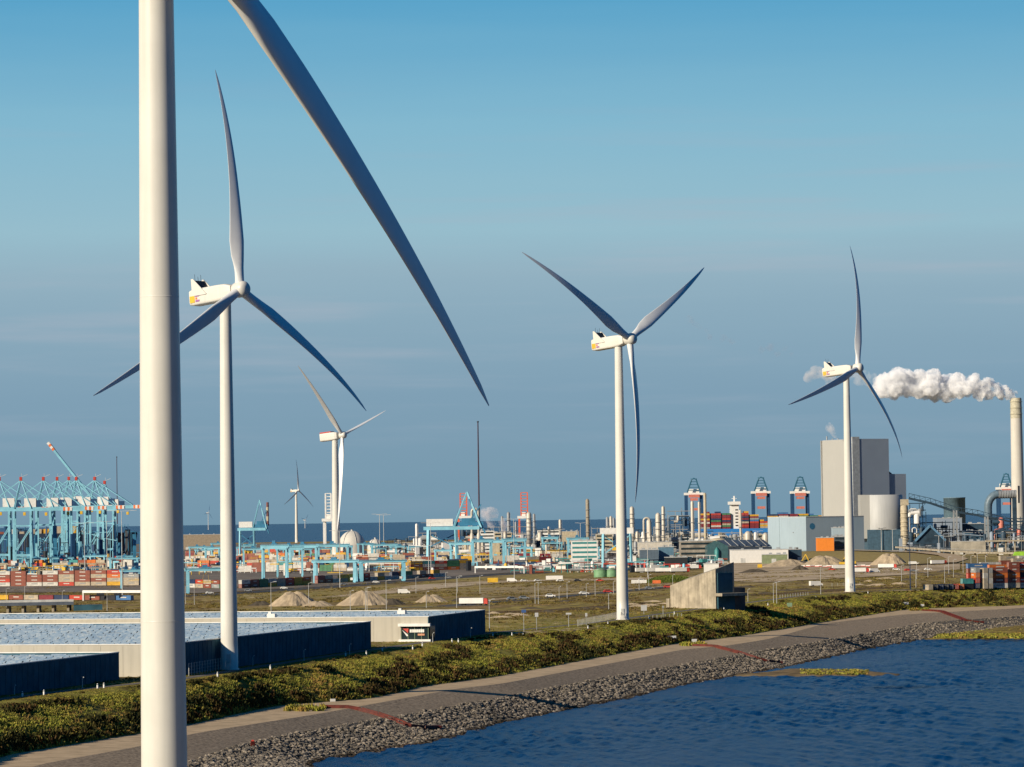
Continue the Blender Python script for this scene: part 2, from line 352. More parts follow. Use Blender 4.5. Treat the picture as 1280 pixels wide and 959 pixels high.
# the lake surface with real wavelets
ly = np.arange(700, 1760, 2.3); nf = 430; wl = ext(Wl, ly)-6; wr = .152*ly+45
LX = wl[:,None]+(wr-wl)[:,None]*np.linspace(0, 1, nf)[None]; LY = np.repeat(ly[:,None], nf, 1); LZ = np.zeros_like(LX)
for i in range(46):
    lam = 1.5*1.045**i; th = rng.normal(.35, .55); k_ = 2*PI/lam; kx, ky = k_*math.cos(th), k_*math.sin(th)*.55
    warp = 1.5*np.sin(LX*.031+i)+1.5*np.sin(LY*.017+i*2.1); LZ += .0085*lam**.95*np.sin(LX*kx+LY*ky+rng.random()*6.3+warp)
gust = .65+.35*np.sin(LX*.035+1.3*np.sin(LY*.012))*np.sin(LY*.021+1.1*np.sin(LX*.02)); LZ *= gust
i = (np.arange(len(ly)-1)[:,None]*nf+np.arange(nf-1)[None]).ravel()
tag(npmesh('water', np.stack([LX,LY,LZ], 2).reshape(-1,3), np.stack([i,i+1,i+nf+1,i+nf], 1), MATS['water_m'], smooth=True), 'rippled deep blue lake surface beside the dike', None, None, 'structure')
# ribbons on the land (roads, sandy strips)
def ribbon(name, pix, wid, mt, label, dz=.12, world=None):
    P = [Vector(p) for p in world] if world else [G(x, y) for x, y in pix]
    Q_ = []
    for a, b in zip(P, P[1:]):
        n = max(1, int((b-a).length/12))
        for i in range(n): Q_.append(a.lerp(b, i/n))
    Q_.append(P[-1]); V = []; Fc = []
    for i, p in enumerate(Q_):
        d = (Q_[min(i+1,len(Q_)-1)]-Q_[max(i-1,0)]); d.z = 0; d.normalize(); n = Vector((-d.y, d.x, 0))
        w = wid[0]+(wid[1]-wid[0])*i/len(Q_) if hasattr(wid, '__len__') else wid
        for s_ in (-.5, 0, .5):
            q = p+n*(w*s_); V.append((q.x, q.y, tz(q.x, q.y)+dz))
    for i in range(len(Q_)-1):
        for j in (0, 1): Fc.append((i*3+j+1, i*3+j, i*3+3+j, i*3+4+j))
    return tag(npmesh(name, V, Fc, mt), label, None, None, 'structure')
cy = np.arange(505, 2300, 8.); ck = ext(Kl, cy)
def crestpt(y, t): return Vector((float(ext(Kl, y))-t, y, tz(float(ext(Kl, y))-t, y)))
ribbon('crest_road', None, 3.6, mat('crest_asphalt', (.17,.15,.125), .9, scale=.3, spec=.1), 'narrow grey service road along the dike crest', .05, world=[crestpt(y, 4.5) for y in np.arange(530, 2200, 12.)])
ribbon('yard_road', [(225,746),(400,735),(480,729),(597,720),(690,715)], 26, asphalt, 'dark road in front of the container yard')
ribbon('plain_road', [(560,758),(600,754),(690,747),(769,740),(848,733),(870,729)], 12, asphalt, 'thin dark road crossing the plain')
ribbon('plain_road', [(240,768),(300,765.5),(610,757)], 9, mat('pale_road', (.2,.165,.115), .9), 'pale road behind the halls', .14)
ribbon('sandy_track', [(430,746),(560,731),(640,727),(700,725),(790,724),(870,722)], (30, 60), sandm, 'pale sandy track in front of the terminal', .16)
ribbon('sandy_track', [(905,722),(960,719),(1010,715),(1060,711),(1130,710)], (30, 22), sandm, 'pale sandy track behind the bunker', .16)
ribbon('sandy_track', [(950,728),(1040,722),(1100,718)], (26, 12), sandm, 'sandy clearing on the right plain', .15)
ribbon('construction_sand', [(985,705),(1060,702),(1180,705)], (150, 60), sandm, 'bare sand of the building site', .14)
def patch(name, near, far, mt, label, dz):
    n = 60; V = []; Fc = []
    def res(pix):
        xs = np.linspace(pix[0][0], pix[-1][0], n+1); ys = np.interp(xs, [p[0] for p in pix], [p[1] for p in pix]); return [G(a, b) for a, b in zip(xs, ys)]
    A, B = res(near), res(far)
    for a, b in zip(A, B):
        for k in range(9): q = a.lerp(b, k/8); V.append((q.x, q.y, tz(q.x, q.y)+dz))
    for i in range(n):
        for k in range(8): Fc.append((i*9+k, i*9+9+k, i*9+10+k, i*9+k+1))
    return tag(npmesh(name, V, Fc, mt), label, None, None, 'structure')
patch('construction_ground', [(900,727),(960,728),(1040,724),(1130,719),(1200,712)], [(900,704),(1000,701),(1200,699)], mat('site_ground', (.60,.47,.32), .95, spec=.05, scale=.03, col2=(.26,.185,.10)), 'bare sandy ground with dark patches around the building site', .25)
patch('bare_ground', [(600,748),(700,741),(800,736),(862,731)], [(600,735),(700,731),(862,726)], mat('bare_earth', (.40,.30,.17), .95, spec=.05, scale=.04, col2=(.20,.15,.06)), 'bare earth belt beside the thin road', .1)
pvm = mat('terminal_paving_mat', (.24,.19,.14), .9, scale=.03, col2=(.10,.08,.06))
patch('terminal_paving', [(-250,742),(100,741),(230,743),(400,734),(480,728),(597,719),(700,713),(900,704)], [(-250,683),(230,681),(560,678),(900,676)], pvm, 'grey paving of the container terminal', .3)
ribbon('sandy_track', [(430,757),(500,753.5),(600,751),(690,744),(770,738),(866,730.5)], 7, pathm, 'pale verge along the thin plain road', .11)
ribbon('earth_belt', [(630,766),(720,762),(800,756),(838,753)], 26, mat('dark_earth', (.16,.10,.05), .95, spec=.05, scale=.08, col2=(.08,.055,.028)), 'dark brown earth belt left of the bunker', .10)
ribbon('earth_belt', [(930,745),(1000,741),(1060,737),(1150,733)], 22, mat('dark_earth', (.16,.10,.05)), 'dark brown earth belt left of the right turbine', .10)
ribbon('verge_track', [(640,792),(700,788),(760,783)], 4, pathm, 'small pale track by the middle turbine', .05)
ribbon('lower_ground_road', [(985,742),(1100,739),(1180,737)], 5, pathm, 'pale track behind the dike crest', .05)

# ------------------------------------------------------------------ vegetation and stone (uncountable stuff)
def veg_mat(name, cols_, tr=.0):
    mt = bpy.data.materials.new(name); mt.use_nodes = True; nt = mt.node_tree; b = nt.nodes['Principled BSDF']; b.inputs['Roughness'].default_value = .9
    b.inputs['Specular IOR Level'].default_value = .1
    tc = N(nt, 'ShaderNodeTexCoord'); n = N(nt, 'ShaderNodeTexNoise'); n.inputs['Scale'].default_value = .06; mpv = N(nt, 'ShaderNodeMapping'); mpv.inputs['Rotation'].default_value = (0,0,.3); mpv.inputs['Scale'].default_value = (1,.28,1); nt.links.new(tc.outputs['Object'], mpv.inputs[0]); n.inputs['Detail'].default_value = 5; n.inputs['Roughness'].default_value = .65
    nt.links.new(mpv.outputs[0], n.inputs['Vector'])
    at = N(nt, 'ShaderNodeAttribute', attribute_name='rnd'); ad = N(nt, 'ShaderNodeMath', operation='MULTIPLY_ADD'); ad.inputs[1].default_value = .28; 
    nt.links.new(at.outputs['Fac'], ad.inputs[0]); nt.links.new(n.outputs['Fac'], ad.inputs[2])
    rp = ramp(nt, [(.42+.42*i/(len(cols_)-1), c) for i, c in enumerate(cols_)], 'LINEAR'); nt.links.new(ad.outputs[0], rp.inputs[0]); nt.links.new(rp.outputs[0], b.inputs['Base Color'])
    return mt
def tuft(nl, w, h, sp, seed):
    r_ = random.Random(seed); V = []; Fc = []
    for i in range(nl):
        a = r_.random()*2*PI; b = a+r_.uniform(1.2,1.9); px, py = r_.uniform(-sp,sp), r_.uniform(-sp,sp); hh = h*r_.uniform(.5,1)
        lean = r_.uniform(.1,.5)*h; k = len(V); c, s_ = math.cos(b)*w/2, math.sin(b)*w/2
        V += [(px-c,py-s_,-.1),(px+c,py+s_,-.1),(px+c*.6+math.cos(a)*lean,py+s_*.6+math.sin(a)*lean,hh),(px-c*.6+math.cos(a)*lean*1.2,py-s_*.6+math.sin(a)*lean*1.2,hh*.9)]
        Fc.append((k,k+1,k+2,k+3))
    return V, Fc
def clumpnoise(x, y, f=.05):
    return (np.sin(x*f*2.1+1.3*np.sin(y*f))+np.sin(y*f*1.3+1.7*np.sin(x*f*1.9+2))+np.sin((x+y)*f*3.1+np.sin(y*f*2.7)*2))/3
gcols = [(.38,.23,.065), (.14,.095,.028), (.46,.37,.07), (.09,.085,.02), (.34,.35,.05), (.035,.04,.012), (.44,.38,.07), (.17,.18,.03), (.28,.18,.05)]
gmv = veg_mat('rough_grass', gcols)
def slopepts(n, y0, y1, lo, hi, power=1.3):
    y = y0+(y1-y0)*rng.random(n)**power; u = lo+(hi-lo)*rng.random(n); k, uu = ext(Kl, y), ext(Ul, y)
    x = k+(uu-k)*u; z = ZK+(ZU-ZK)*np.clip(u,0,1)**SP; return x, y, z, u
x, y, z, u = slopepts(52000, 560, 1900, -.05, 1.0)
c = clumpnoise(x, y, .11); kp = (c+.6*clumpnoise(x*2.3, y*1.7, .1) > -.35)|(rng.random(len(x)) < .35); x, y, z, u, c = x[kp], y[kp], z[kp], u[kp], c[kp]; s_ = (.28+.36*rng.random(len(x))**2+.14*c)*np.clip(u/.35, .3, 1)
tv, tf = tuft(12, .16, 1.0, .8, 3)
tag(scatter('grass', tv, tf, np.stack([x,y,z], 1), np.stack([s_*1.9, s_*1.9, s_*1.15], 1), rng.random(len(x))*6.3, gmv), 'rough yellow green and brown grass covering the dike slope', 'grass', None, 'stuff')
# low bushes on the slope, in clumps
x, y, z, u = slopepts(30000, 560, 1900, .06, .98); c = clumpnoise(u*26+40, y*.22+30, .16); c = c+.35*clumpnoise(x*3+11, y*3, .06); keep = (c > .26)&(rng.random(len(x)) < .8) | (u > .80)&(rng.random(len(x)) < .6); x, y, z = x[keep], y[keep], z[keep]
bv, bf = tuft(18, .42, 1.5, .85, 8); s_ = (.35+.95*rng.random(len(x))**2.2)*np.clip((u[keep]+.05)/.4, .25, 1)
tag(scatter('scrub', bv, bf, np.stack([x,y,z], 1), np.stack([s_*1.1,s_*1.1,s_*.95], 1), rng.random(len(x))*6.3, veg_mat('scrub_leaves', [(.016,.018,.007), (.03,.032,.010), (.06,.055,.015), (.09,.05,.018), (.03,.022,.011)])), 'dark green low scrub clumped on the dike slope', 'scrub', None, 'stuff')
# grass on the crest and the near plain
n = 26000; y = 600+1300*rng.random(n)**1.25; t = 7+rng.random(n)**2*60; t = np.where(rng.random(n) < .25, rng.random(n)*2.2, t); x = ext(Kl, y)-t
s_ = (.12+.2*rng.random(n))*np.where(t < 6, .5, 1)
tag(scatter('verge_grass', tv, tf, np.stack([x, y, np.full(n, 15.45)], 1), np.stack([s_*1.8, s_*1.8, s_], 1), rng.random(n)*6.3, veg_mat('verge_leaves', [(.20,.13,.04), (.24,.19,.04), (.16,.17,.03), (.11,.12,.03)])), 'short yellow grass along the crest road', 'grass', None, 'stuff')
# tufts and low scrub all over the plain, in drifts
n = 60000; y = 800+1700*rng.random(n)**1.1; px_ = rng.random(n); x = (-.165+.33*px_)*y; kx = ext(Kl, y); tt = kx-x
cn_ = clumpnoise(x*.35, y*.5, .05)+.6*clumpnoise(x*.9+50, y*1.6, .07); kp = (tt > 14)&(cn_ > .12)
inw = (y < 1170)&(x < np.interp(y, [800,851,1154,1170], [-112,-98,-6,-6])+3); kp &= ~inw
x, y, tt = x[kp], y[kp], tt[kp]; z = np.array([plain_z(t*.94) for t in tt]); s_ = .25+.5*rng.random(len(x))**2
tag(scatter('plain_scrub', tv, tf, np.stack([x,y,z], 1), np.stack([s_*2.6,s_*2.6,s_], 1), rng.random(len(x))*6.3, veg_mat('plain_scrub_leaves', [(.10,.065,.025), (.22,.15,.045), (.06,.05,.018), (.30,.22,.06), (.14,.12,.03), (.05,.035,.014)])), 'brown and olive low scrub drifting over the open plain', 'scrub', None, 'stuff')
# armour stone
def rocktemplate(seed):
    r_ = random.Random(seed); V = []; Fc = []
    for z_, rr in ((-.3,.75),(.25,.95),(.62,.5)):
        for j in range(6):
            a = 2*PI*(j+.5*(z_ > 0))/6; q = rr*r_.uniform(.65,1.2); V.append((q*math.cos(a), q*math.sin(a), z_*r_.uniform(.8,1.25)))
    for i in range(2):
        for j in range(6):
            a, b, c_, d = i*6+j, i*6+(j+1)%6, (i+1)*6+(j+1)%6, (i+1)*6+j; Fc += [(a,b,c_),(a,c_,d)]
    V.append((0,0,.72)); Fc += [(12+j, 12+(j+1)%6, 18) for j in range(6)]
    return V, Fc
rockm = veg_mat('armour_stone_grey', [(.05,.045,.04), (.21,.18,.14), (.085,.075,.065), (.33,.275,.21), (.14,.12,.095), (.24,.20,.15)])
VV = []; 
for q in range(3):
    n = 17000; y = 560+1250*rng.random(n)**1.5; u = rng.random(n)**.9; r_, w0 = ext(Rl, y), ext(Wl, y); x = r_+(w0-r_)*u; z = ZRK+(ZW-ZRK)*u
    s_ = .17+.55*rng.random(n)**4; tv, tf = rocktemplate(q)
    tag(scatter('armour_stone', tv, tf, np.stack([x,y,z+.15], 1), np.stack([s_*1.25,s_,s_*(.7+.5*rng.random(n))], 1), rng.random(n)*6.3, rockm), 'loose grey armour stones piled above the waterline', 'stones', 'stones of the revetment', 'stuff')
wetm = veg_mat('wet_stone', [(.03,.024,.016), (.06,.045,.03), (.022,.02,.018), (.09,.06,.035)])
n = 9000; y = 560+1250*rng.random(n)**1.5; u = .86+.13*rng.random(n)+.02*np.sin(y*.2); r_, w0 = ext(Rl, y), ext(Wl, y); x = r_+(w0-r_)*u; z = ZRK+(ZW-ZRK)*u; s_ = .3+.5*rng.random(n)**3; tv, tf = rocktemplate(5)
tag(scatter('wet_stone', tv, tf, np.stack([x,y,z+.25], 1), np.stack([s_*1.25,s_,s_*.8], 1), rng.random(n)*6.3, wetm), 'dark wet stones and weed along the waterline', 'stones', 'stones of the revetment', 'stuff')
# sand spit and grassy bank in the lake
def mound(name, pix, z, h, mt, label, mats2=None, kind='structure', seed=1, base=None):
    P = [Gz(a, b, z) for a, b in pix]; cx = sum(p.x for p in P)/len(P); cy_ = sum(p.y for p in P)/len(P); r_ = random.Random(seed)
    D = []
    for a, b in zip(P, P[1:]+P[:1]):
        for i in range(6): D.append(a.lerp(b, i/6))
    V = []; Fc = []; n = len(D); prof = [(1.0,-.5),(.96,.15),(.85,.45),(.62,.8),(.35,1),(.1,1.02)]
    for s_, hh in prof:
        for p in D: V.append((cx+(p.x-cx)*s_, cy_+(p.y-cy_)*s_, z+h*hh*(1 if hh < 0 else r_.uniform(.75,1.15))))
    for i in range(len(prof)-1):
        for j in range(n): Fc.append((i*n+j, i*n+(j+1)%n, (i+1)*n+(j+1)%n, (i+1)*n+j))
    V.append((cx,cy_,z+h)); 
    mb = MB(); mb.add(V, Fc, 0, True); mb.add(V[-n-1:], [(j,(j+1)%n,n) for j in range(n)], 0, True)
    return tag(mb.build(name, mt), label, None, None, kind)
mound('sand_spit', [(900,845),(960,845.5),(1040,845),(1090,844.5),(1128,843),(1100,840.5),(1060,838),(1030,836),(985,836),(960,840)], 0, .7, mat('wet_sand', (.24,.17,.085), .9, scale=.2, col2=(.10,.07,.035), spec=.1), 'low sand spit reaching into the lake')
mound('grassy_bank', [(1150,800),(1210,799.5),(1290,799),(1400,797),(1400,781),(1290,781),(1240,783),(1195,789)], 0, 1.6, mat('bank_grass', (.30,.22,.05), .95, scale=.12, col2=(.11,.075,.03), spec=.1), 'sandy bank with ochre grass at the lake edge', seed=5)
n = 1500; px_ = rng.random(n); x = []; 
for i in range(n):
    q = Gz(1170+230*rng.random(), 784+14*rng.random()**.6, .8); x.append((q.x, q.y, .9))
bv2, bf2 = tuft(8, .5, .8, .8, 4)
tag(scatter('bank_tufts', bv2, bf2, np.array(x), .6+.6*rng.random(n), rng.random(n)*6.3, gmv), 'ochre tufts on the sandy bank', 'grass', None, 'stuff')
pp = [Gz(1000+85*rng.random()**1.0, 838+5.5*rng.random(), .3) for _ in range(350)]
tag(scatter('spit_tufts', bv2, bf2, np.array([(p.x,p.y,.4) for p in pp]), .4+.5*rng.random(350), rng.random(350)*6.3, gmv), 'brown tufts and debris on the sand spit', 'grass', None, 'stuff')

# ------------------------------------------------------------------ wind turbines
def blade_mesh(L, b, npow, sweep, cone, thick=1.0, chord_s=1.0, pitch=4, segs=46):
    # local frame: z along the blade, x in the rotor plane (direction of increasing angle), y along the axis (upwind +)
    prof = [(0,1.25,1,0),(.03,1.25,1,0),(.07,1.35,.85,6),(.13,1.85,.5,16),(.2,2.15,.34,14),(.3,1.9,.27,10),(.45,1.5,.22,6),(.6,1.18,.2,4),(.75,.86,.18,2),(.88,.55,.17,1),(.96,.33,.16,0),(1,.08,.16,0)]
    pr = np.array(prof); n = 20; V = []; Fc = []
    for i in range(segs+1):
        r = (i/segs)**.92; c = np.interp(r, pr[:,0], pr[:,1])*chord_s*L/60; th = np.interp(r, pr[:,0], pr[:,2]); tw = R(np.interp(r, pr[:,0], pr[:,3])+pitch)
        oy = cone*r*L/60-(b+cone*L/60)*r**npow; ox = sweep*r*r; round_ = max(0, 1-r/.13)
        for j in range(n):
            a = 2*PI*j/n; ca, sa = math.cos(a), math.sin(a)
            u_ = ca*c-(1-round_)*c*.25                       # chordwise, leading edge positive
            t_ = sa*c*th*(1 if round_ > 0 else 1)*(.62+.38*ca if round_ <= 0 else 1-.38*(1-round_)*(1-ca))
            x_ = u_*math.cos(tw)-t_*math.sin(tw); y_ = u_*math.sin(tw)+t_*math.cos(tw)
            V.append((ox+x_, oy+y_, 1.2+r*(L-1.2)))
    for i in range(segs):
        for j in range(n): Fc.append((i*n+j, i*n+(j+1)%n, (i+1)*n+(j+1)%n, (i+1)*n+j))
    mb = MB(); mb.add(V, Fc, 0, True); mb.add(V[-n:], [tuple(range(n))], 0); return mb
def turbine(label, base, hubw, alpha, theta, L, b, npow=2.3, sweep=0, cone=3.2, d0=4.5, d1=2.9, chord=1.0, style='classic', pitch=4, detail=True, group='wind turbines', over=0, sz=0):
    tilt = .09; bz = base[2]; ax = Vector((math.sin(alpha)*math.cos(tilt), -math.cos(alpha)*math.cos(tilt), math.sin(tilt)))
    # local frame: +x is the upwind axis; empty rotated so that local x -> ax horizontally
    rz = math.atan2(-math.cos(alpha), math.sin(alpha))
    over = over or 5.4*L/60
    top = Vector(hubw)-ax*over                    # tower-top axis point
    root = thing('wind_turbine', label, 'wind turbine', (top.x, top.y, bz), rz, group)
    H = top.z-bz; s = (sz or L)/60
    t = MB(); ks = 14; pr = []
    for i in range(ks+1):
        f = i/ks; pr.append((d0/2+(d1-d0)/2*f**1.15, f*(H-1.9*s)))
    t.lathe((0,0,0), [(d0/2+.28,-.4),(d0/2+.28,.35),(d0/2,.36)]+pr[1:], 48); t.build('tower', white, root)
    if detail:
        for zz in (H*.28, H*.62):
            fr = MB(); rr = d0/2+(d1-d0)/2*(zz/(H-1.9*s))**1.15; fr.lathe((0,0,zz), [(rr-.02,0),(rr+.012,.04),(rr+.012,.12),(rr-.02,.16)], 48)
            fr.build('flange', white, root)
        dr = MB(); da = -.9; dr.box((math.cos(da)*(d0/2+.06), math.sin(da)*(d0/2+.06), 3.0), (.12,1.0,2.3), da); dr.build('door', polegrey, root)
        st = MB(); 
        for k in range(8): st.box((math.cos(da)*(d0/2+1.0+.28*k), math.sin(da)*(d0/2+1.0+.28*k), 1.7-.22*k), (.3,1.2,.06), da)
        for sd in (-.6,.6):
            p = Vector((math.cos(da), math.sin(da), 0)); q = Vector((-p.y, p.x, 0)); a0 = p*(d0/2+.3)+q*sd; a1 = p*(d0/2+3.3)+q*sd
            st.bar(a0+Vector((0,0,2.9)), a1+Vector((0,0,1)), .08); st.bar(a1+Vector((0,0,-.3)), a1+Vector((0,0,1)), .08); st.bar(a0+Vector((0,0,1.7)), a0+Vector((0,0,2.9)), .08)
        st.build('stairs', steel, root)
    hz = H
    def A(xx, yy, zz): # nacelle local -> tilted by rotor tilt
        return (xx*math.cos(tilt)-zz*math.sin(tilt), yy, hz+xx*math.sin(tilt)+zz*math.cos(tilt))
    nb = MB()
    if style == 'classic':
        secs = [(-12.0,1.2,1.5),(-11.7,1.75,2.1),(-10.6,1.95,2.35),(-2,1.95,2.35),(1.2,1.95,2.2),(2.3,1.75,1.85),(3.2,1.5,1.5)]
    else:
        secs = [(-9.5,2.0,2.0),(-9.3,2.6,2.6),(-2,2.6,2.7),(1.0,2.5,2.5),(2.4,2.1,2.1)]
    nn = 20; V = []
    for xx, hw, hh in secs:
        for j in range(nn):
            a = 2*PI*j/nn; ca, sa = math.cos(a), math.sin(a); e = .32
            V.append(A(xx*s, math.copysign(abs(ca)**e, ca)*hw*s, math.copysign(abs(sa)**e, sa)*hh*s*.95))
    Fc = [(i*nn+(j+1)%nn, i*nn+j, (i+1)*nn+j, (i+1)*nn+(j+1)%nn) for i in range(len(secs)-1) for j in range(nn)]
    nb.add(V, Fc, 0, False); nb.add(V[:nn], [tuple(range(nn))]); nb.add(V[-nn:], [tuple(range(nn-1,-1,-1))])
    nac = nb.build('nacelle', white, root)
    if style == 'classic':
        for sd in (-1, 1):
            f = MB(); yy = sd*1.75*s
            poly = [(-10.2,.9),(-10.2,4.9),(-9.5,4.9),(-5.0,.4),(-5.2,.2),(-9.6,.3)] if detail else [(-10.6,1.8),(-10.6,4.4),(-9.9,4.4),(-6.6,1.8)]
            k = len(poly); V = [A(px*s, yy+sd*.22*s, pz*s) for px, pz in poly]+[A(px*s, yy+sd*.42*s, pz*s) for px, pz in poly]
            Fc = [tuple(range(k)), tuple(range(2*k-1,k-1,-1))]+[(i, k+i, k+(i+1)%k, (i+1)%k) for i in range(k)]
            f.add(V, Fc); f.build('cooler_fin', white, root)
        c = MB()
        V = []
        for xx, zz in ((-10.2,1.8),(-9.6,4.4),(-9.0,4.4),(-7.4,1.8)):
            V += [A(xx*s, -1.9*s, zz*s), A(xx*s, 1.9*s, zz*s)]
        c.add(V, [(0,1,3,2),(2,3,5,4),(4,5,7,6),(6,7,1,0),(0,2,4,6),(7,5,3,1)]); c.build('cooler', darkmetal, root)
        if detail:
            for yy in (-1.2, 0, 1.1): am = MB(); am.bar(A(-9.6*s, yy*s, 4.4*s), A(-9.6*s, yy*s, (5.6+.5*abs(yy))*s), .07*s); am.build('wind_sensor', darkmetal, root)
        for sd in (-1, 1):
            def plate(x0, x1, z0, z1, mt, nm):
                p = MB(); V = []
                for off in (1.93, 2.03):
                    V += [A(x0*s, sd*off*s, z0*s), A(x1*s, sd*off*s, z0*s), A(x1*s, sd*off*s, z1*s), A(x0*s, sd*off*s, z1*s)]
                p.add(V, [(0,1,2,3),(7,6,5,4),(0,4,5,1),(1,5,6,2),(2,6,7,3),(3,7,4,0)]); return p.build(nm, mt, nac)
            plate(-11.3,-9.5,-1.45,.35, yellow, 'yellow_mark'); plate(-9.2,-7.8,-1.35,-.85, purple, 'purple_mark'); plate(-9.2,-7.8,0,.3, purple, 'purple_mark'); plate(-9.2,-8.6,-.7,-.15, orange, 'orange_mark')
    else:
        c = MB(); V = [A(xx*s, yy*s, zz*s) for zz in (2.45,3.1) for xx, yy in ((-9.2,-2.3),(-1.5,-2.3),(-1.5,2.3),(-9.2,2.3))]
        c.add(V, [(3,2,1,0),(4,5,6,7),(0,1,5,4),(1,2,6,5),(2,3,7,6),(3,0,4,7)]); c.build('roof_platform', redp, root)
    hb = MB(); prof = [(0.0,2.7),(.8,2.68),(1.5,2.4),(1.95,1.9),(2.15,1.0),(2.15,-.6),(1.9,-1.6),(1.4,-1.9)]
    hc = Vector(A(over, 0, 0)); V = []; nn = 24
    for rr, xx in prof:
        for j in range(nn):
            a = 2*PI*j/nn; V.append(A(over+xx*s, math.cos(a)*rr*s, math.sin(a)*rr*s))
    Fc = [(i*nn+(j+1)%nn, i*nn+j, (i+1)*nn+j, (i+1)*nn+(j+1)%nn) for i in range(len(prof)-1) for j in range(nn)]
    hb.add([tuple(v) for v in V], [tuple(reversed(f)) for f in Fc], 0, True); hb.add(V[-nn:], [tuple(range(nn))]); hb.build('hub', white, root)
    # rotor frame in root local coordinates
    Ax = Vector((math.cos(tilt), 0, math.sin(tilt))); h = Vector((0,1,0)); u = Ax.cross(h)
    bm_ = None
    for k in range(3):
        q = theta+k*2*PI/3; d = u*math.cos(q)+h*math.sin(q); tdir = -u*math.sin(q)+h*math.cos(q)
        if bm_ is None:
            ob = blade_mesh(L, b, npow, sweep, cone, chord_s=chord, pitch=pitch).build('blade', blade_w, root); bm_ = ob.data
        else:
            ob = bpy.data.objects.new('blade', bm_); S.collection.objects.link(ob); ob.parent = root; KIDS[root.name].append(ob)
        M = Matrix((tdir, Ax, d)).transposed().to_4x4(); M.translation = hc; ob.matrix_local = M
    return root
gT2 = Gz(289,838,15.5); gT3 = Gz(779,775,15.5); gT4 = Gz(1063,740,15.5)
turbine('nearest wind turbine, thick white tower cut by the frame, one long dark blade', (0,0,15.5), W(240,-90,357), R(50), 2.345, 69.9, 7.0, 2.3, 0, -1.51, d0=4.95, d1=3.6, chord=1.12, over=5.5, sz=58.5)
turbine('white wind turbine behind the dark warehouses, second tower from the left', (0,0,15.5), W(300,362,gT2.y), R(51), R(1.3), 59, 4.0, 2.6)
turbine('white wind turbine left of the concrete bunker with blades raised in a V', (0,0,15.5), W(787,424,gT3.y), R(48), R(60.5), 60.7, 3.6, 2.6)
turbine('white wind turbine in front of the grey power station', (0,0,15.5), W(1072,460,gT4.y), R(55), R(13), 63.5, 5.5, 2.6, d0=4.9, over=6.4)
turbine('huge distant wind turbine with boxy nacelle and red roof stripe beside white dome', (0,0,9), W(428,544,3900), R(62), R(-46), 112, 2, 2.5, 0, 1.5, d0=9.5, d1=6.5, chord=.9, style='boxy', detail=False, pitch=75)
turbine('small far wind turbine standing before the open sea', (0,0,9), W(373,613,7000), R(61), R(3), 64, 1.3, 2.4, d0=6.5, d1=4, detail=False)
for i, (px, yy) in enumerate(((261,641), (382,650), (358,646), (574,646), (582,645), (449,647))):
    hb_ = W(px, yy, 24000+900*i)
    turbine('faint tiny offshore wind turbine %s' % ['between the two leftmost white towers', 'right of the small far turbine', '', 'just left of the blue quay crane and orange booms'][i], (0,0,0), hb_, R(60), R(20+25*i), 62, 1, 2.4, detail=False, group='offshore wind turbines') if i in (0,1,3) else None

# ------------------------------------------------------------------ shared kit for the built things
def yat(px, py, Y): return W(px, py, Y)
def D_of(px, py): return G(px, py).y
def pxm(Y): return F/Y
def zat(px, py, Y): return W(px, py, Y).z
def gx(px, Y): return W(px, 680, Y).x
ANG = R(28); ANGB = R(40)      # heading of the power station grid
ex = Vector((math.cos(ANG), math.sin(ANG), 0)); ey = Vector((-math.sin(ANG), math.cos(ANG), 0))

# ------------------------------------------------------------------ warehouses by the dike
solar_m = bpy.data.materials.new('solar_panels'); solar_m.use_nodes = True
def _solar():
    nt = solar_m.node_tree; b = nt.nodes['Principled BSDF']; b.inputs['Roughness'].default_value = .5
    b.inputs['Specular IOR Level'].default_value = .5
    tc = N(nt, 'ShaderNodeTexCoord'); mp = N(nt, 'ShaderNodeMapping'); mp.inputs['Scale'].default_value = (1,.22,1); nt.links.new(tc.outputs['Object'], mp.inputs[0])
    nz = N(nt, 'ShaderNodeTexNoise'); nz.inputs['Scale'].default_value = .9; nz.inputs['Detail'].default_value = 8; nz.inputs['Roughness'].default_value = .7; nt.links.new(mp.outputs[0], nz.inputs['Vector'])
    rp = ramp(nt, [(.34, (.17,.26,.36)), (.46, (.27,.37,.46)), (.56, (.38,.46,.51)), (.70, (.58,.60,.58))], 'LINEAR'); nt.links.new(nz.outputs['Fac'], rp.inputs[0]); nt.links.new(rp.outputs[0], b.inputs['Base Color'])
_solar()
roofm = mat('pale_roof', (.50,.47,.41), .8, var=.08, scale=.1)
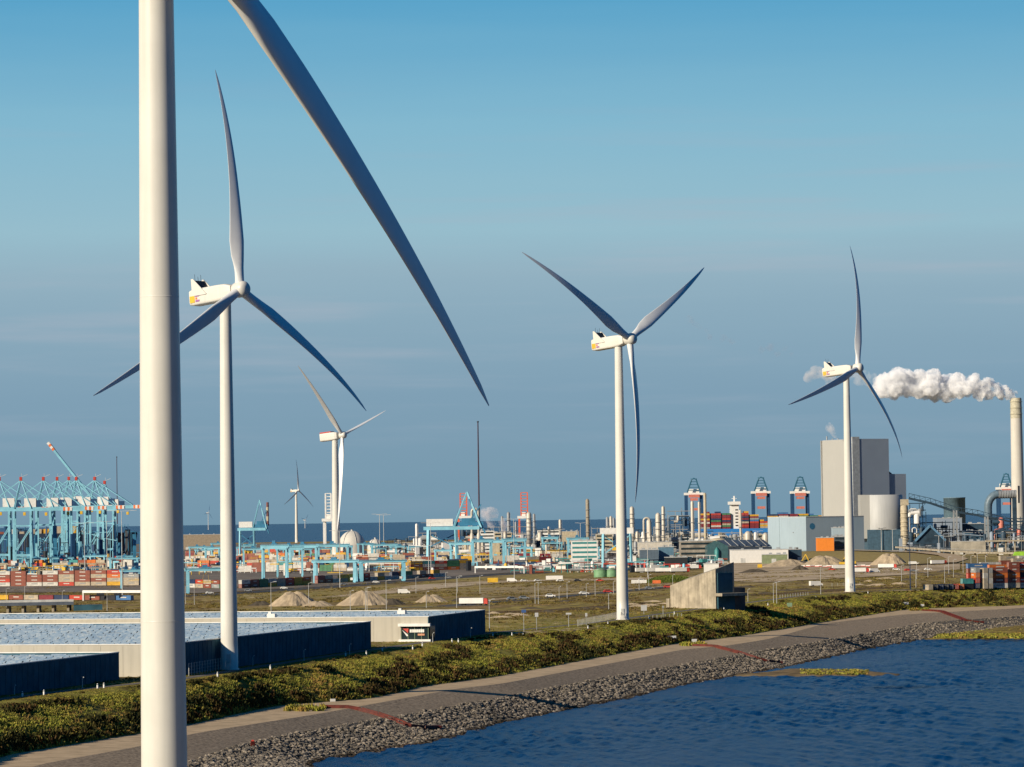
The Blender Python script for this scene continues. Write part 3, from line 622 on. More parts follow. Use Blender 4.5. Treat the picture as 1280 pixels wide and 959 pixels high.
def warehouse(label, corner, ang, length, width, h, sign=False, glassy=True, rows_=6, zb=15.3):
    # corner = front right corner; local +y runs back along the dark side (away from camera), local -x runs left along the beige front
    root = thing('warehouse', label, 'warehouse', (corner.x, corner.y, zb), -ang)
    w = MB(); w.b2(-width, -.25, 0, .25, -2, h)
    for k in range(1, int(width/6)): w.b2(-6*k-.04, -6*k+.04, -.05, 0, 0, h-.3)
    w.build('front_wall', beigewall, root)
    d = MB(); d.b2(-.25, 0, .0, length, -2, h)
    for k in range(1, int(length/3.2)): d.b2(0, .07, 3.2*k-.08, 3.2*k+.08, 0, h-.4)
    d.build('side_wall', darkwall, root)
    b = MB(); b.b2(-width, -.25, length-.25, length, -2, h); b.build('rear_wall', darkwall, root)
    r_ = MB(); r_.b2(-width, -.3, .3, length-.3, h-.9, h-.6); r_.build('roof', roofm, root)
    c = MB(); c.b2(-width-.1, .12, -.12, .3, h, h+.22); c.b2(-.3, .12, .3, length, h, h+.22); c.b2(-width, -.3, length-.3, length+.1, h, h+.22); c.build('parapet_cap', whitep, root)
    # tilted solar arrays: one part per array block
    nb = max(1, int(length/24)); bl = (length-4)/nb
    for q in range(nb):
        s_ = MB(); y0 = 2.5+q*bl; 
        yy = y0; rown = 0
        while yy < y0+bl-3.2:
            k = 0; xx = -width+2
            while xx < -3:
                gap = random.random() < .05
                if not gap:
                    t = .10+random.random()*.25; a = random.uniform(-.04,.04)
                    V = [(xx,yy,h-.35+a),(xx+3.9,yy,h-.35),(xx+3.9,yy+1.25,h-.1+t),(xx,yy+1.25,h-.1+t),(xx,yy+2.6,h-.35),(xx+3.9,yy+2.6,h-.35)]
                    s_.add(V, [(0,1,2,3),(3,2,5,4)])
                xx += 4.15
            yy += 4.2; rown += 1
            if rown % 4 == 0: yy += 5.5
        s_.build('solar_array', solar_m, root)
    # rooftop units
    for q in range(3):
        u_ = MB(); xx = -14-q*37-random.random()*6; yy = random.uniform(2, length*.5); u_.b2(xx, xx+2.6, yy, yy+2, h-.6, h+1.3); u_.b2(xx+.3, xx+1.2, yy+.3, yy+1.2, h+1.3, h+1.9); u_.build('roof_unit', whitep, root)
    # glazed corner office
    o = MB(); o.b2(-9, -.02, -.35, -.0, .9, 5.0) if sign else o.b2(-4.5, 0, -.35, 0, 0, 5.2); ow = o.build('office_window', glass, root)
    o2 = MB(); o2.b2(0, .3, .4, 6.5, 0.4, 5.0); o2.build('office_window', glass, root)
    fr = MB()
    for k in range(5 if sign else 3): xx = -(9 if sign else 4.5)+k*2.2+.1; fr.b2(xx, xx+.16, -.5, -.35, .9, 5.0)
    fr.build('window_frame', mat('frame_green', (.20,.26,.16), .5), ow)
    if sign:
        l1 = MB(); l1.b2(-9.6, .8, -1.5, -.02, 5.0, 5.9); l1.build('canopy', whitep, root)
        l2 = MB(); l2.b2(-9.6, .8, -.9, -.02, -.3, .9); l2.build('plinth', whitep, root)
        sg = MB(); sg.add([(-8.3,-.55,4.3),(-6.4,-.55,4.3),(-6.6,-.55,2.9)], [(0,1,2)]); sg.add([(-8.3,-.5,4.3),(-6.4,-.5,4.3),(-6.6,-.5,2.9)], [(2,1,0)]); sg.build('red_emblem', redp, root)
        sw = MB(); sw.add([(-8.5,-.57,3.9),(-6.8,-.57,2.5),(-6.5,-.57,2.0),(-7.0,-.57,1.9)], [(3,2,1,0)]); sw.build('white_stripe', whitep, root)
        lt = MB(); xx = -6.0
        for ww in (.55,.35,.6,.5,.55,.5,.6,.4): 
            lt.b2(xx, xx+ww, -.6, -.5, 3.1, 4.05); xx += ww+.09
        lt.build('sign_lettering', whitep, root)
        lt = MB(); lt.b2(-3.4, -1.2, -.6, -.5, 2.1, 2.7); lt.build('sign_subline', mat('sign_peach', (.6,.28,.16), .5), root)
    else:
        ld = MB(); ld.b2(-5.5, 1.6, -1.6, -.3, 5.2, 5.7); ld.build('canopy', darkmetal, root)
        for k in range(2): gp = MB(); gp.b2(.3, .42, 1.0+k*2.2, 1.8+k*2.2, .4, 4.8); gp.build('green_panel', mat('window_green', (.14,.20,.03), .4), root)
    return root
cC = Gz(536,802,15.5); cC2 = Gz(611,791,15.5); aC = math.atan2(cC2.x-cC.x, cC2.y-cC.y)
warehouse('long warehouse with beige front and glazed sign corner, farthest of the dike row', cC, aC, 72, 230, 7.9, True)
cB = Gz(210,846,15.5); cB2 = Gz(464,811,15.5); aB = math.atan2(cB2.x-cB.x, cB2.y-cB.y)
warehouse('middle warehouse behind the second wind turbine with dark ribbed side', cB, aB, (cB2-cB).length, 210, 8.2)
cA2 = Gz(149,850,15.5); aA = aB; cA = cA2-Vector((math.sin(aA), math.cos(aA), 0))*150
warehouse('nearest warehouse, near black side wall cut by the left frame edge', cA, aA, 150, 160, 6.9)

# ------------------------------------------------------------------ concrete wedge bunker
p0 = Gz(895,761,15.5)
bk = thing('bunker', 'wedge shaped concrete building with slanting roof between two turbines', 'concrete building', (p0.x, p0.y, 15.2), ANGB)
w = MB(); L1, L2 = 27.5, 10.5
poly = [(0,0),(L2,0),(L2,L1),(0,L1)]
w.prism(poly, -1, [16.4,19.2,12.5,9.6]); w.build('concrete_body', concrete, bk)
w = MB(); w.prism([(-.6,L1),(0,L1-.02),(L2,L1),(L2,L1+2.0),(-.6,L1+2.0)], -1, [4.2,4.2,4.2,4.2,4.2]); w.build('foot_block', concrete, bk)
w = MB(); w.b2(1.0, L2-1.2, -.35, -.02, 5.6, 14.8); w.build('recessed_screen', darkwall, bk)
w = MB(); w.b2(-.4, L2+3.2, -4.2, -.05, 5.4, 6.6); w.build('balcony_slab', concrete, bk)
w = MB(); w.b2(.8, L2-.3, -.6, -.03, -.6, 5.2); w.build('doorway', darkwall, bk)
w = MB(); w.b2(L2, L2+6, -.2, 6, -1, 8.6); w.build('side_annex', mat('dark_concrete', (.10,.09,.08), .9), bk)

# ------------------------------------------------------------------ containers
cont_mesh = {}
def container_mesh(L, H, colname):
    key = (L, H, colname)
    if key in cont_mesh: return cont_mesh[key]
    m_ = MB(); Wd = 2.44
    n = int(L/.75); V = []; 
    # corrugated long walls
    for sd in (-1, 1):
        pts = []
        for i in range(n*2+1):
            xx = -L/2+.12+(L-.24)*i/(n*2); yy = sd*(Wd/2-(.0 if (i//1) % 2 else .07)); pts.append((xx, yy))
        b = len(m_.v); m_.v += [(x_, y_, .15) for x_, y_ in pts]+[(x_, y_, H-.12) for x_, y_ in pts]; k = len(pts)
        for i in range(k-1):
            f = (b+i, b+i+1, b+k+i+1, b+k+i); m_.f.append(f if sd < 0 else tuple(reversed(f))); m_.m.append(0); m_.sm.append(False)
    m_.b2(-L/2, L/2, -Wd/2, Wd/2, 0, .16); m_.b2(-L/2, L/2, -Wd/2, Wd/2, H-.12, H)
    for sx in (-1, 1):
        m_.b2(min(sx*L/2, sx*(L/2-.13)), max(sx*L/2, sx*(L/2-.13)), -Wd/2, Wd/2, .16, H-.12)
        for yy in (-.75,-.3,.3,.75): m_.b2(sx*L/2-.03 if sx < 0 else sx*L/2, sx*L/2 if sx < 0 else sx*L/2+.03, yy-.04, yy+.04, .2, H-.2, 1)
    if colname in ('beige','white','grey','brown','blue','orange','red'):      # pale marking strip on the flank
        c = 1
        for sd in (-1, 1): m_.b2(-L*.18, L*.2, *(sorted((sd*(Wd/2+.0), sd*(Wd/2+.03)))), H*.45, H*.68, c)
    ob = m_.build('shipping_container', [CM[colname], CM['white'] if colname not in ('beige','white') else CM['grey']])
    cont_mesh[key] = ob.data; bpy.data.objects.remove(ob); return cont_mesh[key]
WT = [('brown',26),('beige',26),('red',8),('white',12),('orange',4),('yellow',3),('navy blue',6),('blue',4),('grey',7),('maroon',7),('green',2),('black',3)]
WT2 = [('brown',16),('beige',14),('red',7),('white',14),('orange',5),('yellow',13),('navy blue',4),('grey',7),('maroon',6),('green',3),('teal',2)]
def pick(wt): 
    return random.choices([a for a, b in wt], [b for a, b in wt])[0]
ORD = ['first','second','third','fourth','fifth','sixth','seventh','eighth','ninth','tenth','eleventh','twelfth','thirteenth','fourteenth','fifteenth','sixteenth','seventeenth','eighteenth','nineteenth','twentieth',
       'twenty first','twenty second','twenty third','twenty fourth','twenty fifth','twenty sixth','twenty seventh','twenty eighth','twenty ninth','thirtieth','thirty first','thirty second','thirty third','thirty fourth','thirty fifth','thirty sixth']
TIER = ['bottom','second','third','fourth','top']
NCONT = 0
def container(px, py, col, L, H, rz, label, group, loc=None, z=0):
    global NCONT; NCONT += 1
    o = bpy.data.objects.new('shipping_container', container_mesh(L, H, col)); S.collection.objects.link(o)
    o.location = loc; o.rotation_euler = (0,0,rz); return tag(o, label, 'container', group)
def yard_row(x0, x1, ypx, tiers, place, wt, L=12.2, H=2.75, gap=.7, rz=0, cols_=None, group='containers in the terminal yard', prob=.85):
    A, B = G(x0, ypx[0] if isinstance(ypx, tuple) else ypx), G(x1, ypx[1] if isinstance(ypx, tuple) else ypx)
    n = int((B-A).length/(L+gap)); d = (B-A).normalized(); rz = math.atan2(d.y, d.x)
    for i in range(n):
        nt_ = tiers if random.random() < prob else max(1, tiers-random.randint(1, 2)); col = pick(wt)
        for k in range(nt_):
            if random.random() < .75: col = pick(wt)
            p = A+d*((i+.5)*(L+gap)); z = tz(p.x, p.y)+.35+k*H
            container(0, 0, col, L, H-.03, rz, f"{col} container {ORD[i]} from left in {'ground' if k == 0 else ORD[k]} tier of {place}", group, (p.x, p.y, z))
random.seed(11)
yard_row(-6, 182, (733.5,732), 4, 'left front stack', WT, L=12.2)
random.seed(21)
yard_row(236, 296, (735,736.5), 2, 'block behind second turbine', WT2)
yard_row(300, 395, (736,731), 2, 'low row by left road', WT2)
yard_row(395, 560, (730,721), 2, 'low row under long gantry', WT2, prob=.7)
yard_row(-6, 182, (750,751), 1, 'single row by the overpass', WT, prob=1, H=2.75)
random.seed(31)
yard_row(512, 592, (714,712), 3, 'yellow topped middle stack', WT2, prob=1)
yard_row(642, 690, (708,707), 3, 'stack right of the portal cranes', WT2, prob=.8)
def cont_stuff(name, rows_spec, label, L=12.2, H=2.75, wt=WT2):
    m_ = MB(); names = list(CC); 
    for (a, b, tiers, prob) in rows_spec:
        d = (b-a); n = int(d.length/(L+.6)); d.normalize(); rz = math.atan2(d.y, d.x)
        for i in range(n):
            if random.random() > prob: continue
            p = a+d*((i+.5)*(L+.6)); k_ = random.randint(max(1, tiers-1), tiers); col = pick(wt)
            for k in range(k_):
                if random.random() < .6: col = pick(wt)
                m_.box((p.x, p.y, a.z+.3+k*H+H/2), (L, 2.44, H-.05), rz, names.index(col))
    return tag(m_.build(name, [CM[n] for n in names]), label, 'containers', None, 'stuff')
random.seed(5)
sp = []
for y_ in (707, 704, 701.5, 699, 697): sp.append((G(-10, y_+8), G(178, y_+8), 4, .9))
for y_ in (714, 710, 706.5, 703, 700, 697.5, 695, 692.5): sp.append((G(232, y_+2), G(400+int(60*random.random()), y_), 3, .8))
for y_ in (712, 708, 705, 702, 699.5): sp.append((G(445, y_), G(600, y_-2), 3, .7))
for y_ in (705, 702, 699, 696): sp.append((G(600, y_+1), G(745, y_-1), 3, .35))
cont_stuff('container_stacks', sp, 'mass of far stacked containers beneath the light blue yard cranes')

# right hand yard on the near plain
def stack(px, ypx, cols_, L, place, rz=.35, H=2.6, end=False):
    p = G(px, ypx)
    for k, col in enumerate(cols_):
        container(0,0,col,L,H-.03,rz+(PI/2 if end else 0), f"{col} container, {'ground' if k == 0 else ORD[k]} tier of {place}", 'containers in the right hand yard', (p.x, p.y, p.z+.1+k*H))
RY = [(1160,737.5,['beige'],3,1),(1167,737.3,['black'],3,1),(1173.5,737.2,['navy blue'],3,1),(1180,737,['black'],3,1),(1186,736.8,['navy blue'],3,1),
      (1192.5,736.8,['red'],3,1),(1199,736.5,['orange'],3,1),(1209,736.4,['black','teal'],6.06,0),(1219,735.5,['navy blue','red','orange','grey'],3,1),
      (1229,736,['beige','beige','white','beige'],3,1),(1235,736,['beige','white','beige','grey'],3,1),(1248,735.5,['white','brown','orange','brown'],9.5,0),(1249,731,['brown','orange','brown','orange','yellow','red'],12.2,0),
      (1267,735,['beige','brown','orange','brown','brown'],6.06,0),(1277,735,['white','red','black','orange','red'],6.06,0),(1272,729,['grey','brown','black','white','beige','beige'],6.06,0),
      (1222,729,['orange','red','brown','blue','blue','red'],12.2,0),(1238,727,['brown','orange','red','white','navy blue','maroon'],12.2,0),(1262,724,['red','brown','orange','brown','beige','beige','white'],12.2,0),(1279,724,['red','brown','orange','green','white','beige','green'],6.06,0)]
for i, (px, ypx, cl, L, e) in enumerate(RY):
    cl = cl[:4] if (L > 10 and px < 1255) else cl[:5] if L > 5 else cl
    stack(px, ypx, cl, 6.06 if e else L, f"{ORD[i]} stack from left in the right hand yard", .35, end=bool(e))

# ------------------------------------------------------------------ light blue yard gantries
def make_gantry():
    root = thing('yard_crane', 'x', 'yard crane'); Wd, Hh, Dp = 30., 22., 9.
    for sx in (-1, 1):
        for sy in (-1, 1):
            l = MB(); l.bar((sx*Wd/2, sy*Dp/2, 1), (sx*Wd/2, sy*Dp/2*.7, Hh), 2.4, 2.0); l.build('leg', cblue, root)
        t = MB(); t.b2(sx*Wd/2-.8, sx*Wd/2+.8, -Dp/2-2, Dp/2+2, .3, 1.6); t.build('sill_beam', cblue, root)
        t = MB(); t.b2(sx*Wd/2-.7, sx*Wd/2+.7, -Dp/2, Dp/2, Hh-1.2, Hh); t.build('end_beam', cblue, root)
        for sy in (-1, 1):
            t = MB(); t.tube((sx*Wd/2-.35, sy*(Dp/2+1), .45), (sx*Wd/2+.35, sy*(Dp/2+1), .45), .55, n=12); t.build('wheel', darkmetal, root)
    for sy in (-1, 1):
        t = MB(); t.b2(-Wd/2-2.5, Wd/2+2.5, sy*Dp*.33-.6, sy*Dp*.33+.6, Hh-.8, Hh+2.1); t.b2(-Wd/2-2.5, Wd/2+2.5, sy*(Dp*.33+.9)-.4, sy*(Dp*.33+.9)+.4, Hh+1.7, Hh+1.85); t.build('girder', cblue, root)
        h = MB(); yy = sy*(Dp*.33+1.3)
        h.bar((-Wd/2-2.5,yy,Hh+2.9),(Wd/2+2.5,yy,Hh+2.9),.12)
        for k in range(12): xx = -Wd/2-2.4+k*(Wd+4.8)/11; h.bar((xx,yy,Hh+1.85),(xx,yy,Hh+2.9),.1)
        h.build('handrail', cblue2, root)
    tr = MB(); tr.b2(-4,3,-3.2,3.2,Hh+2.2,Hh+3.1); tr.b2(-3,1,-2.2,2.2,Hh+3.1,Hh+5); tr.build('trolley', cblue2, root)
    sp_ = MB(); sp_.b2(-6,5.5,-1.2,1.2,10.5,11.2); 
    for a in (-3,2): sp_.bar((a,0,11.2),(a*.6,0,Hh+2.2),.15)
    sp_.build('spreader', yellow, root)
    c = MB(); c.b2(Wd/2-3.2, Wd/2-1.2, -Dp/2-1.2, -Dp/2-.1, 3.0, 5.6); c.build('electric_house', whitep, root)
    return root
gproto = make_gantry(); gused = False
GL = [ # x0, x1, ytop, ybase, where it stands
 (232,284,710,742,'in front, straddling the left road beside second turbine'),(391,448,700,729,'long front pair, left one'),(448,508,700,727,'long front pair, right one'),
 (236,258,683,703,'first small one right of the nearest tower'),(256,276,684,705,'second small one right of the nearest tower'),(303,331,685,708,'just right of the second turbine'),(327,361,681,725,'tall one left of the middle yellow stacks'),
 (345,380,683,722,'tall one amid the middle yellow stacks'),(361,398,681,712,'tall one below the small far turbine'),(396,437,680,711,'tall one before the huge turbine foot'),(420,441,682,700,'small one in front of white dome'),
 (463,497,680,699,'wide one right of the white domes'),(487,514,682,698,'narrow one right of the white domes'),(543,566,687,706,'below the white machine house of the quay crane'),(562,592,678,705,'below the luffing quay crane'),
 (590,616,674,707,'leftmost of the middle trio'),(612,634,675,705,'centre of the middle trio'),(628,658,673,707,'rightmost of the middle trio'),(677,698,671,695,'narrow one left of the grey stack'),(709,736,672,699,'in front of the striped office'),
 (2,30,700,714,'far left beneath quay cranes, first from frame edge'),(33,58,699,715,'far left beneath quay cranes, second from frame edge'),(62,92,697,714,'far left beneath quay cranes, third from frame edge'),(105,133,694,714,'far left beneath quay cranes, fourth from frame edge'),(136,174,697,715,'far left beneath quay cranes, beside nearest tower'),
 (150,186,719,736,'low one between left front stack and nearest tower')]
random.seed(66)
XF = sorted([random.uniform(234, 540) for _ in range(17)]+[random.uniform(560, 745) for _ in range(8)])
for i, xx in enumerate(XF): w0 = random.uniform(16, 26); yb_ = random.uniform(694, 701); GL.append((xx-w0/2, xx+w0/2, yb_-random.uniform(13,17), yb_, f"{ORD[i]} from left in the far crane row"))
XF = sorted([random.uniform(0, 170) for _ in range(9)])
for i, xx in enumerate(XF): w0 = random.uniform(18, 26); yb_ = random.uniform(706, 716); GL.append((xx-w0/2, xx+w0/2, yb_-random.uniform(13,16), yb_, f"{ORD[i]} from left under the quay cranes, far row"))
for i, (x0, x1, yt, yb, where) in enumerate(GL):
    p = G((x0+x1)/2, yb); sc_ = (x1-x0)/pxm(p.y)/34.; sh = (yb-yt)/pxm(p.y)/24.2; sh = max(sh, .55)
    lab = f"light blue yard crane, {where}"
    args = dict(loc=p, rz=R(random.choice((-6, 4, 8))), scale=(sc_, max(.7, sc_*.8), sh))
    if not gused:
        gproto.location = p; gproto.rotation_euler = (0,0,args['rz']); gproto.scale = args['scale']; gproto['label'] = lab; gproto['group'] = 'light blue yard cranes'; gused = True
    else: copy_tree(gproto, label=lab, group='light blue yard cranes', **args)

# ------------------------------------------------------------------ ship to shore cranes (side view) at the left
def make_sts(raised=False):
    root = thing('quay_crane', 'x', 'quay crane'); Hg = 62.
    for sx, xx in ((0,0.),(1,20.)):
        for sy in (-1,1):
            l = MB(); l.bar((xx, sy*10, 2.5), (xx, sy*8.5, Hg), 2.6, 2.2); l.build('leg', cblue, root)
            for q in (-1.6,1.6): b = MB(); b.b2(xx-1.1+0*q, xx+1.1, sy*10+q*1.6-1.3, sy*10+q*1.6+1.3, .2, 1.9); b.build('bogie', navy, root)
        t = MB(); t.b2(xx-1.2, xx+1.2, -12, 12, 2, 4.2); t.build('sill_beam', cblue, root)
        t = MB(); t.b2(xx-1, xx+1, -9, 9, Hg-2, Hg); t.build('cross_beam', cblue, root)
    for sy in (-1,1):
        t = MB(); t.bar((0,sy*9.6,17),(20,sy*9.6,17),1.9,2.2); t.build('portal_beam', cblue, root)
        t = MB(); t.bar((0,sy*9.4,19),(20,sy*9,46),.9); t.build('brace', cblue, root)
        t = MB(); t.bar((0,sy*8.9,47),(20,sy*8.9,47),1.2,1.4); t.build('upper_beam', cblue, root)
        t = MB(); t.bar((0,sy*5,Hg+3),(8,sy*1.5,Hg+32),1.3); t.build('mast_leg', cblue, root)
        t = MB(); t.bar((20,sy*5,Hg+3),(8,sy*1.5,Hg+32),1.0); t.build('mast_leg', cblue, root)
        t = MB(); t.bar((8,sy*1.6,Hg+31.5),(-36,sy*3.2,Hg+4),.95); t.build('back_stay', cblue, root)
        g = MB(); g.b2(-38, 24, sy*3.4-.8, sy*3.4+.8, Hg, Hg+3.6); g.build('girder', cblue, root)
        if not raised:
            g = MB(); g.b2(24.1, 58, sy*3.4-.8, sy*3.4+.8, Hg, Hg+3.4); bo = g.build('boom', cblue, root)
            for q in range(4): b = MB(); b.b2(58+q*2.6, 60.6+q*2.6, sy*3.4-.9, sy*3.4+.9, Hg-.2, Hg+3.6); b.build('boom_band', orange if q % 2 == 0 else whitep, bo)
            t = MB(); t.bar((8,sy*1.6,Hg+31.5),(56,sy*3.2,Hg+4),.95); t.build('fore_stay', cblue, root)
            t = MB(); t.bar((8,sy*1.6,Hg+30),(36,sy*3.2,Hg+4),.95); t.build('fore_stay', cblue, root)
        else:
            d = Vector((-.66,0,.76)).normalized(); a0 = Vector((-2,sy*2.6,Hg+8)); 
            g = MB(); g.bar(a0, a0+d*84, 1.5, 2.6); bo = g.build('boom', cblue, root)
            for q in range(4): b = MB(); b.bar(a0+d*(84+q*3), a0+d*(87+q*3), 1.9, 3.2); b.build('boom_band', orange if q % 2 == 0 else whitep, bo)
    if raised:
        b = MB(); d = Vector((-.66,0,.76)).normalized()
        for q in range(11): a = Vector((-2,0,Hg+8))+d*(q*8+2); b.bar(a+Vector((0,-2.6,0)), a+Vector((0,2.6,0)), .5)
        b.build('boom_rung', cblue, root)
    else:
        b = MB(); b.b2(66.5,68,-4.2,4.2,Hg,Hg+3); b.build('boom_tip', cblue, root)
    a = MB(); a.b2(6.5,9.5,-2.4,2.4,Hg+31,Hg+35); a.build('mast_head', redp, root)
    a = MB(); a.bar((9,0,Hg+35),(16,0,Hg+37.5),.35); a.bar((9,0,Hg+35),(9,0,Hg+38.5),.3); a.build('hoist_davit', polegrey, root)
    h = MB(); h.b2(12, 26, -3.9, 3.9, Hg+4, Hg+13); h.build('machinery_house', whitep, root)
    h = MB(); h.b2(26.02, 33, -3.4, 3.4, Hg+4, Hg+11); h.build('rear_house', navy, root)
    h = MB(); h.b2(36, 39, -2, 2, Hg-5, Hg-1.6); h.build('cab', yellow, root)
    s_ = MB(); 
    for q in range(9): z0 = 17+q*4.5; s_.bar((20.9,-10.5 if q%2 else -7,z0),(20.9,-7 if q%2 else -10.5,z0+4.5),.5)
    s_.build('stairway', cblue2, root)
    w = MB(); w.b2(-3.5,3.5,-11,-8.2,5,11.5); w.build('electric_house', whitep, root)
    return root
sts = make_sts(); stsr = make_sts(True); first = True
SL = [(-28,3350,5),(2,3300,3),(29,3250,3),(57,3350,2),(74,3450,2),(98,3550,-2),(121,3650,-4),(88,3900,0)]
for i, (px, Y, rz) in enumerate(SL):
    p = W(px, 700, Y); loc = (p.x-8, Y, 9.2); sc_ = (3300/3300)*(Y/3300)*1.0
    sc_ = 1.0*(zat(px, 594, Y)-9)/99.
    lab = f"light blue quay crane with lowered boom, {['cut by','second from','third from','fourth from','fifth from','sixth from','seventh from','half hidden eighth from','rear row second from','rear row third from','rear row fourth from'][i]} the left frame edge"
    if i == 0: sts.location = loc; sts.rotation_euler = (0,0,R(rz)); sts.scale = (sc_*.86,)*2+(sc_,); sts['label'] = lab; sts['group'] = 'light blue quay cranes'
    else: copy_tree(sts, loc=loc, rz=R(rz), scale=(sc_*.86, sc_*.86, sc_), label=lab, group='light blue quay cranes')
p = W(124, 700, 3800); stsr.location = (p.x, 3800, 9.2); stsr.rotation_euler = (0,0,R(-2)); stsr.scale = (.86,.86,.95); tag(stsr, 'light blue quay crane with its boom raised steeply to the left', None, 'light blue quay cranes')

# luffing style quay cranes in the middle (white machine house, blue A frame)
CMb = mat('stripe_brown', (.20,.08,.07), .6)
def make_aframe(striped):
    root = thing('quay_crane', 'x', 'quay crane')
    for sx in (-1,1):
        for sy in (-1,1): l = MB(); l.bar((sx*15,sy*9,0),(sx*14,sy*7,34),2.6); l.build('leg', cblue, root)
    for sy in (-1,1):
        b = MB(); b.b2(-19,38,sy*6-1,sy*6+1,34,37.5); b.build('girder', cblue, root)
        b = MB(); b.bar((12,sy*5,37),(26,sy*1,73),1.8); b.build('mast_leg', cblue, root)
        b = MB(); b.bar((40,sy*5,36),(26,sy*1,73),1.8); b.build('mast_leg', cblue, root)
        b = MB(); b.bar((26,sy*3,40),(40,sy*4,60),1.2); b.build('brace', cblue2, root)
        b = MB(); b.bar((44,sy*4,30),(28,sy*2,66),1.6); b.build('back_stay', cblue2, root)
    h = MB(); h.b2(-16,11,-5,5,38,45.5); h.build('machinery_house', whitep, root)
    h = MB(); h.b2(14,42,-4,4,38,42); h.b2(20,34,-4,4,42,46); h.build('winch_deck', cblue2, root)
    b = MB(); b.bar((14,-6,16),(-14,-6,30),1.2); b.bar((-14,6,16),(14,6,30),1.2); b.build('cross_brace', cblue2, root)
    if striped:
        for q in range(5): b = MB(); b.tube((42,0,40+q*6),(42,0,46+q*6),2.8,2.6,12); b.build('striped_boom', tan if q % 2 else CMb, root)
    return root
a1 = make_aframe(False); a1.location = (gx(553,3500), 3500, 9); a1.scale = (1.0,1.0,.98); tag(a1, 'blue quay crane with white machine house and pointed A frame mast', None, 'pointed quay cranes')
a2 = make_aframe(True); a2.location = (gx(309,4300), 4300, 9); a2.scale = (.62,.62,.98); tag(a2, 'blue quay crane with striped column right of the second turbine', None, 'pointed quay cranes')
def make_rtg_white():
    root = thing('portal_crane', 'tall light blue portal crane partly behind the middle turbine tower', 'yard crane', (gx(771,2900), 2900, 9))
    k = 1/pxm(2900)
    for sx in (-1,1):
        for sy in (-1,1): l = MB(); l.bar((sx*12,sy*8,0),(sx*11.4,sy*7,30),1.6); l.build('leg', cblue, root)
    b = MB(); b.b2(-14,14,-6,6,30,35); b.build('machinery_deck', whitep, root)
    b = MB(); b.tube((0,-5,22),(0,5,22),3.4,n=18); b.build('cable_reel', navy, root)
    b = MB(); b.bar((-10,-7,14),(10,-7,28),.9); b.bar((10,7,14),(-10,7,28),.9); b.build('brace', cblue, root)
    b = MB(); b.b2(-4,2,-3,3,16,20); b.build('cab', yellow, root)
make_rtg_white()

# head on cranes with raised booms (far quay)
def headon(px, Y, ytop, yport, ybot, wpx, frame, bm_c, upper, label, group, arch=True):
    root = thing('quay_crane', label, 'quay crane', (gx(px, Y), Y, 5), 0, group); q = 1/pxm(Y)
    zt, zp, zb = zat(px, ytop, Y)-5, zat(px, yport, Y)-5, 0; w_ = wpx*q/2
    for sx in (-1,1):
        for sy in (0,22): l = MB(); l.bar((sx*w_, sy, zb), (sx*w_, sy, zp), 4.4 if frame is navy else 3, 3); l.build('leg', frame, root)
    d = MB(); d.b2(-w_-3,w_+3,-3,24,zp,zp+4); d.build('portal_deck', whitep, root)
    h = MB(); h.b2(-w_*.7,w_*.7,6,22,zp+4,zp+10); h.build('machinery_house', whitep, root)
    bw = w_*(.52 if arch else .62)
    for sx in (-1,1):
        b = MB(); b.bar((sx*bw*1.7 if arch else sx*bw, -2, zp+4), (sx*bw*.75 if arch else sx*bw, -2, zt-(6 if arch else 1)), 2.2 if arch else 2.0); b.build('raised_boom', bm_c, root)
    n = 7 if not arch else 4; b = MB()
    for i in range(n+1): zz = zp+8+(zt-zp-9)*i/n; f = (1.7-.95*(zz-zp)/(zt-zp)) if arch else 1; b.bar((-bw*f,-2,zz),(bw*f,-2,zz),1.1)
    b.build('boom_tie', bm_c, root)
    if arch:
        b = MB(); b.path([(-bw*.75,-2,zt-6),(-bw*.6,-2,zt-2),(0,-2,zt),(bw*.6,-2,zt-2),(bw*.75,-2,zt-6)], 1.2, 6); b.build('boom_head', bm_c, root)
        for q_ in range(2): t = MB(); t.b2(-w_*.5,w_*.5,-4,6,zp-9-q_*16,zp-5-q_*16); t.build('trolley' if q_ == 0 else 'spreader', upper, root)
        t = MB(); t.b2(-w_*.72,w_*.72,-5,-3,zp-4,zp+1); t.build('boom_hinge', upper, root)
    return root
salmon = mat('salmon_paint', (.62,.20,.14), .5)
for i, (px, yt, yp) in enumerate(((868.5,598,619),(952.5,596.5,617),(1001.5,596,617))):
    headon(px, 5600, yt, yp, 650, 19, navy, mat('crane_dark_teal', (.03,.13,.20), .5), salmon, ['dark blue quay crane with raised boom behind the refinery rack','dark blue quay crane with raised boom above the ship bridge','dark blue quay crane with raised boom left of the power station'][i], 'dark blue quay cranes with raised booms')
headon(1259, 5600, 592, 612, 650, 17, navy, mat('crane_dark_teal', (.03,.13,.20), .5), salmon, 'dark blue quay crane with raised boom beside the tall chimney', 'dark blue quay cranes with raised booms')
orangeb = mat('crane_orange', (.72,.15,.07), .5)
headon(580, 5600, 616, 648, 660, 13, orangeb, orangeb, orangeb, 'orange quay crane with raised boom left of the pipe loop', 'orange quay cranes', False)
headon(656, 5600, 615, 648, 660, 13, orangeb, orangeb, orangeb, 'orange quay crane with raised boom beside the ribbed tower', 'orange quay cranes', False)
headon(411, 4600, 616, 652, 680, 11, whitep, whitep, steel, 'white quay crane with raised boom left of the huge turbine', None, False)

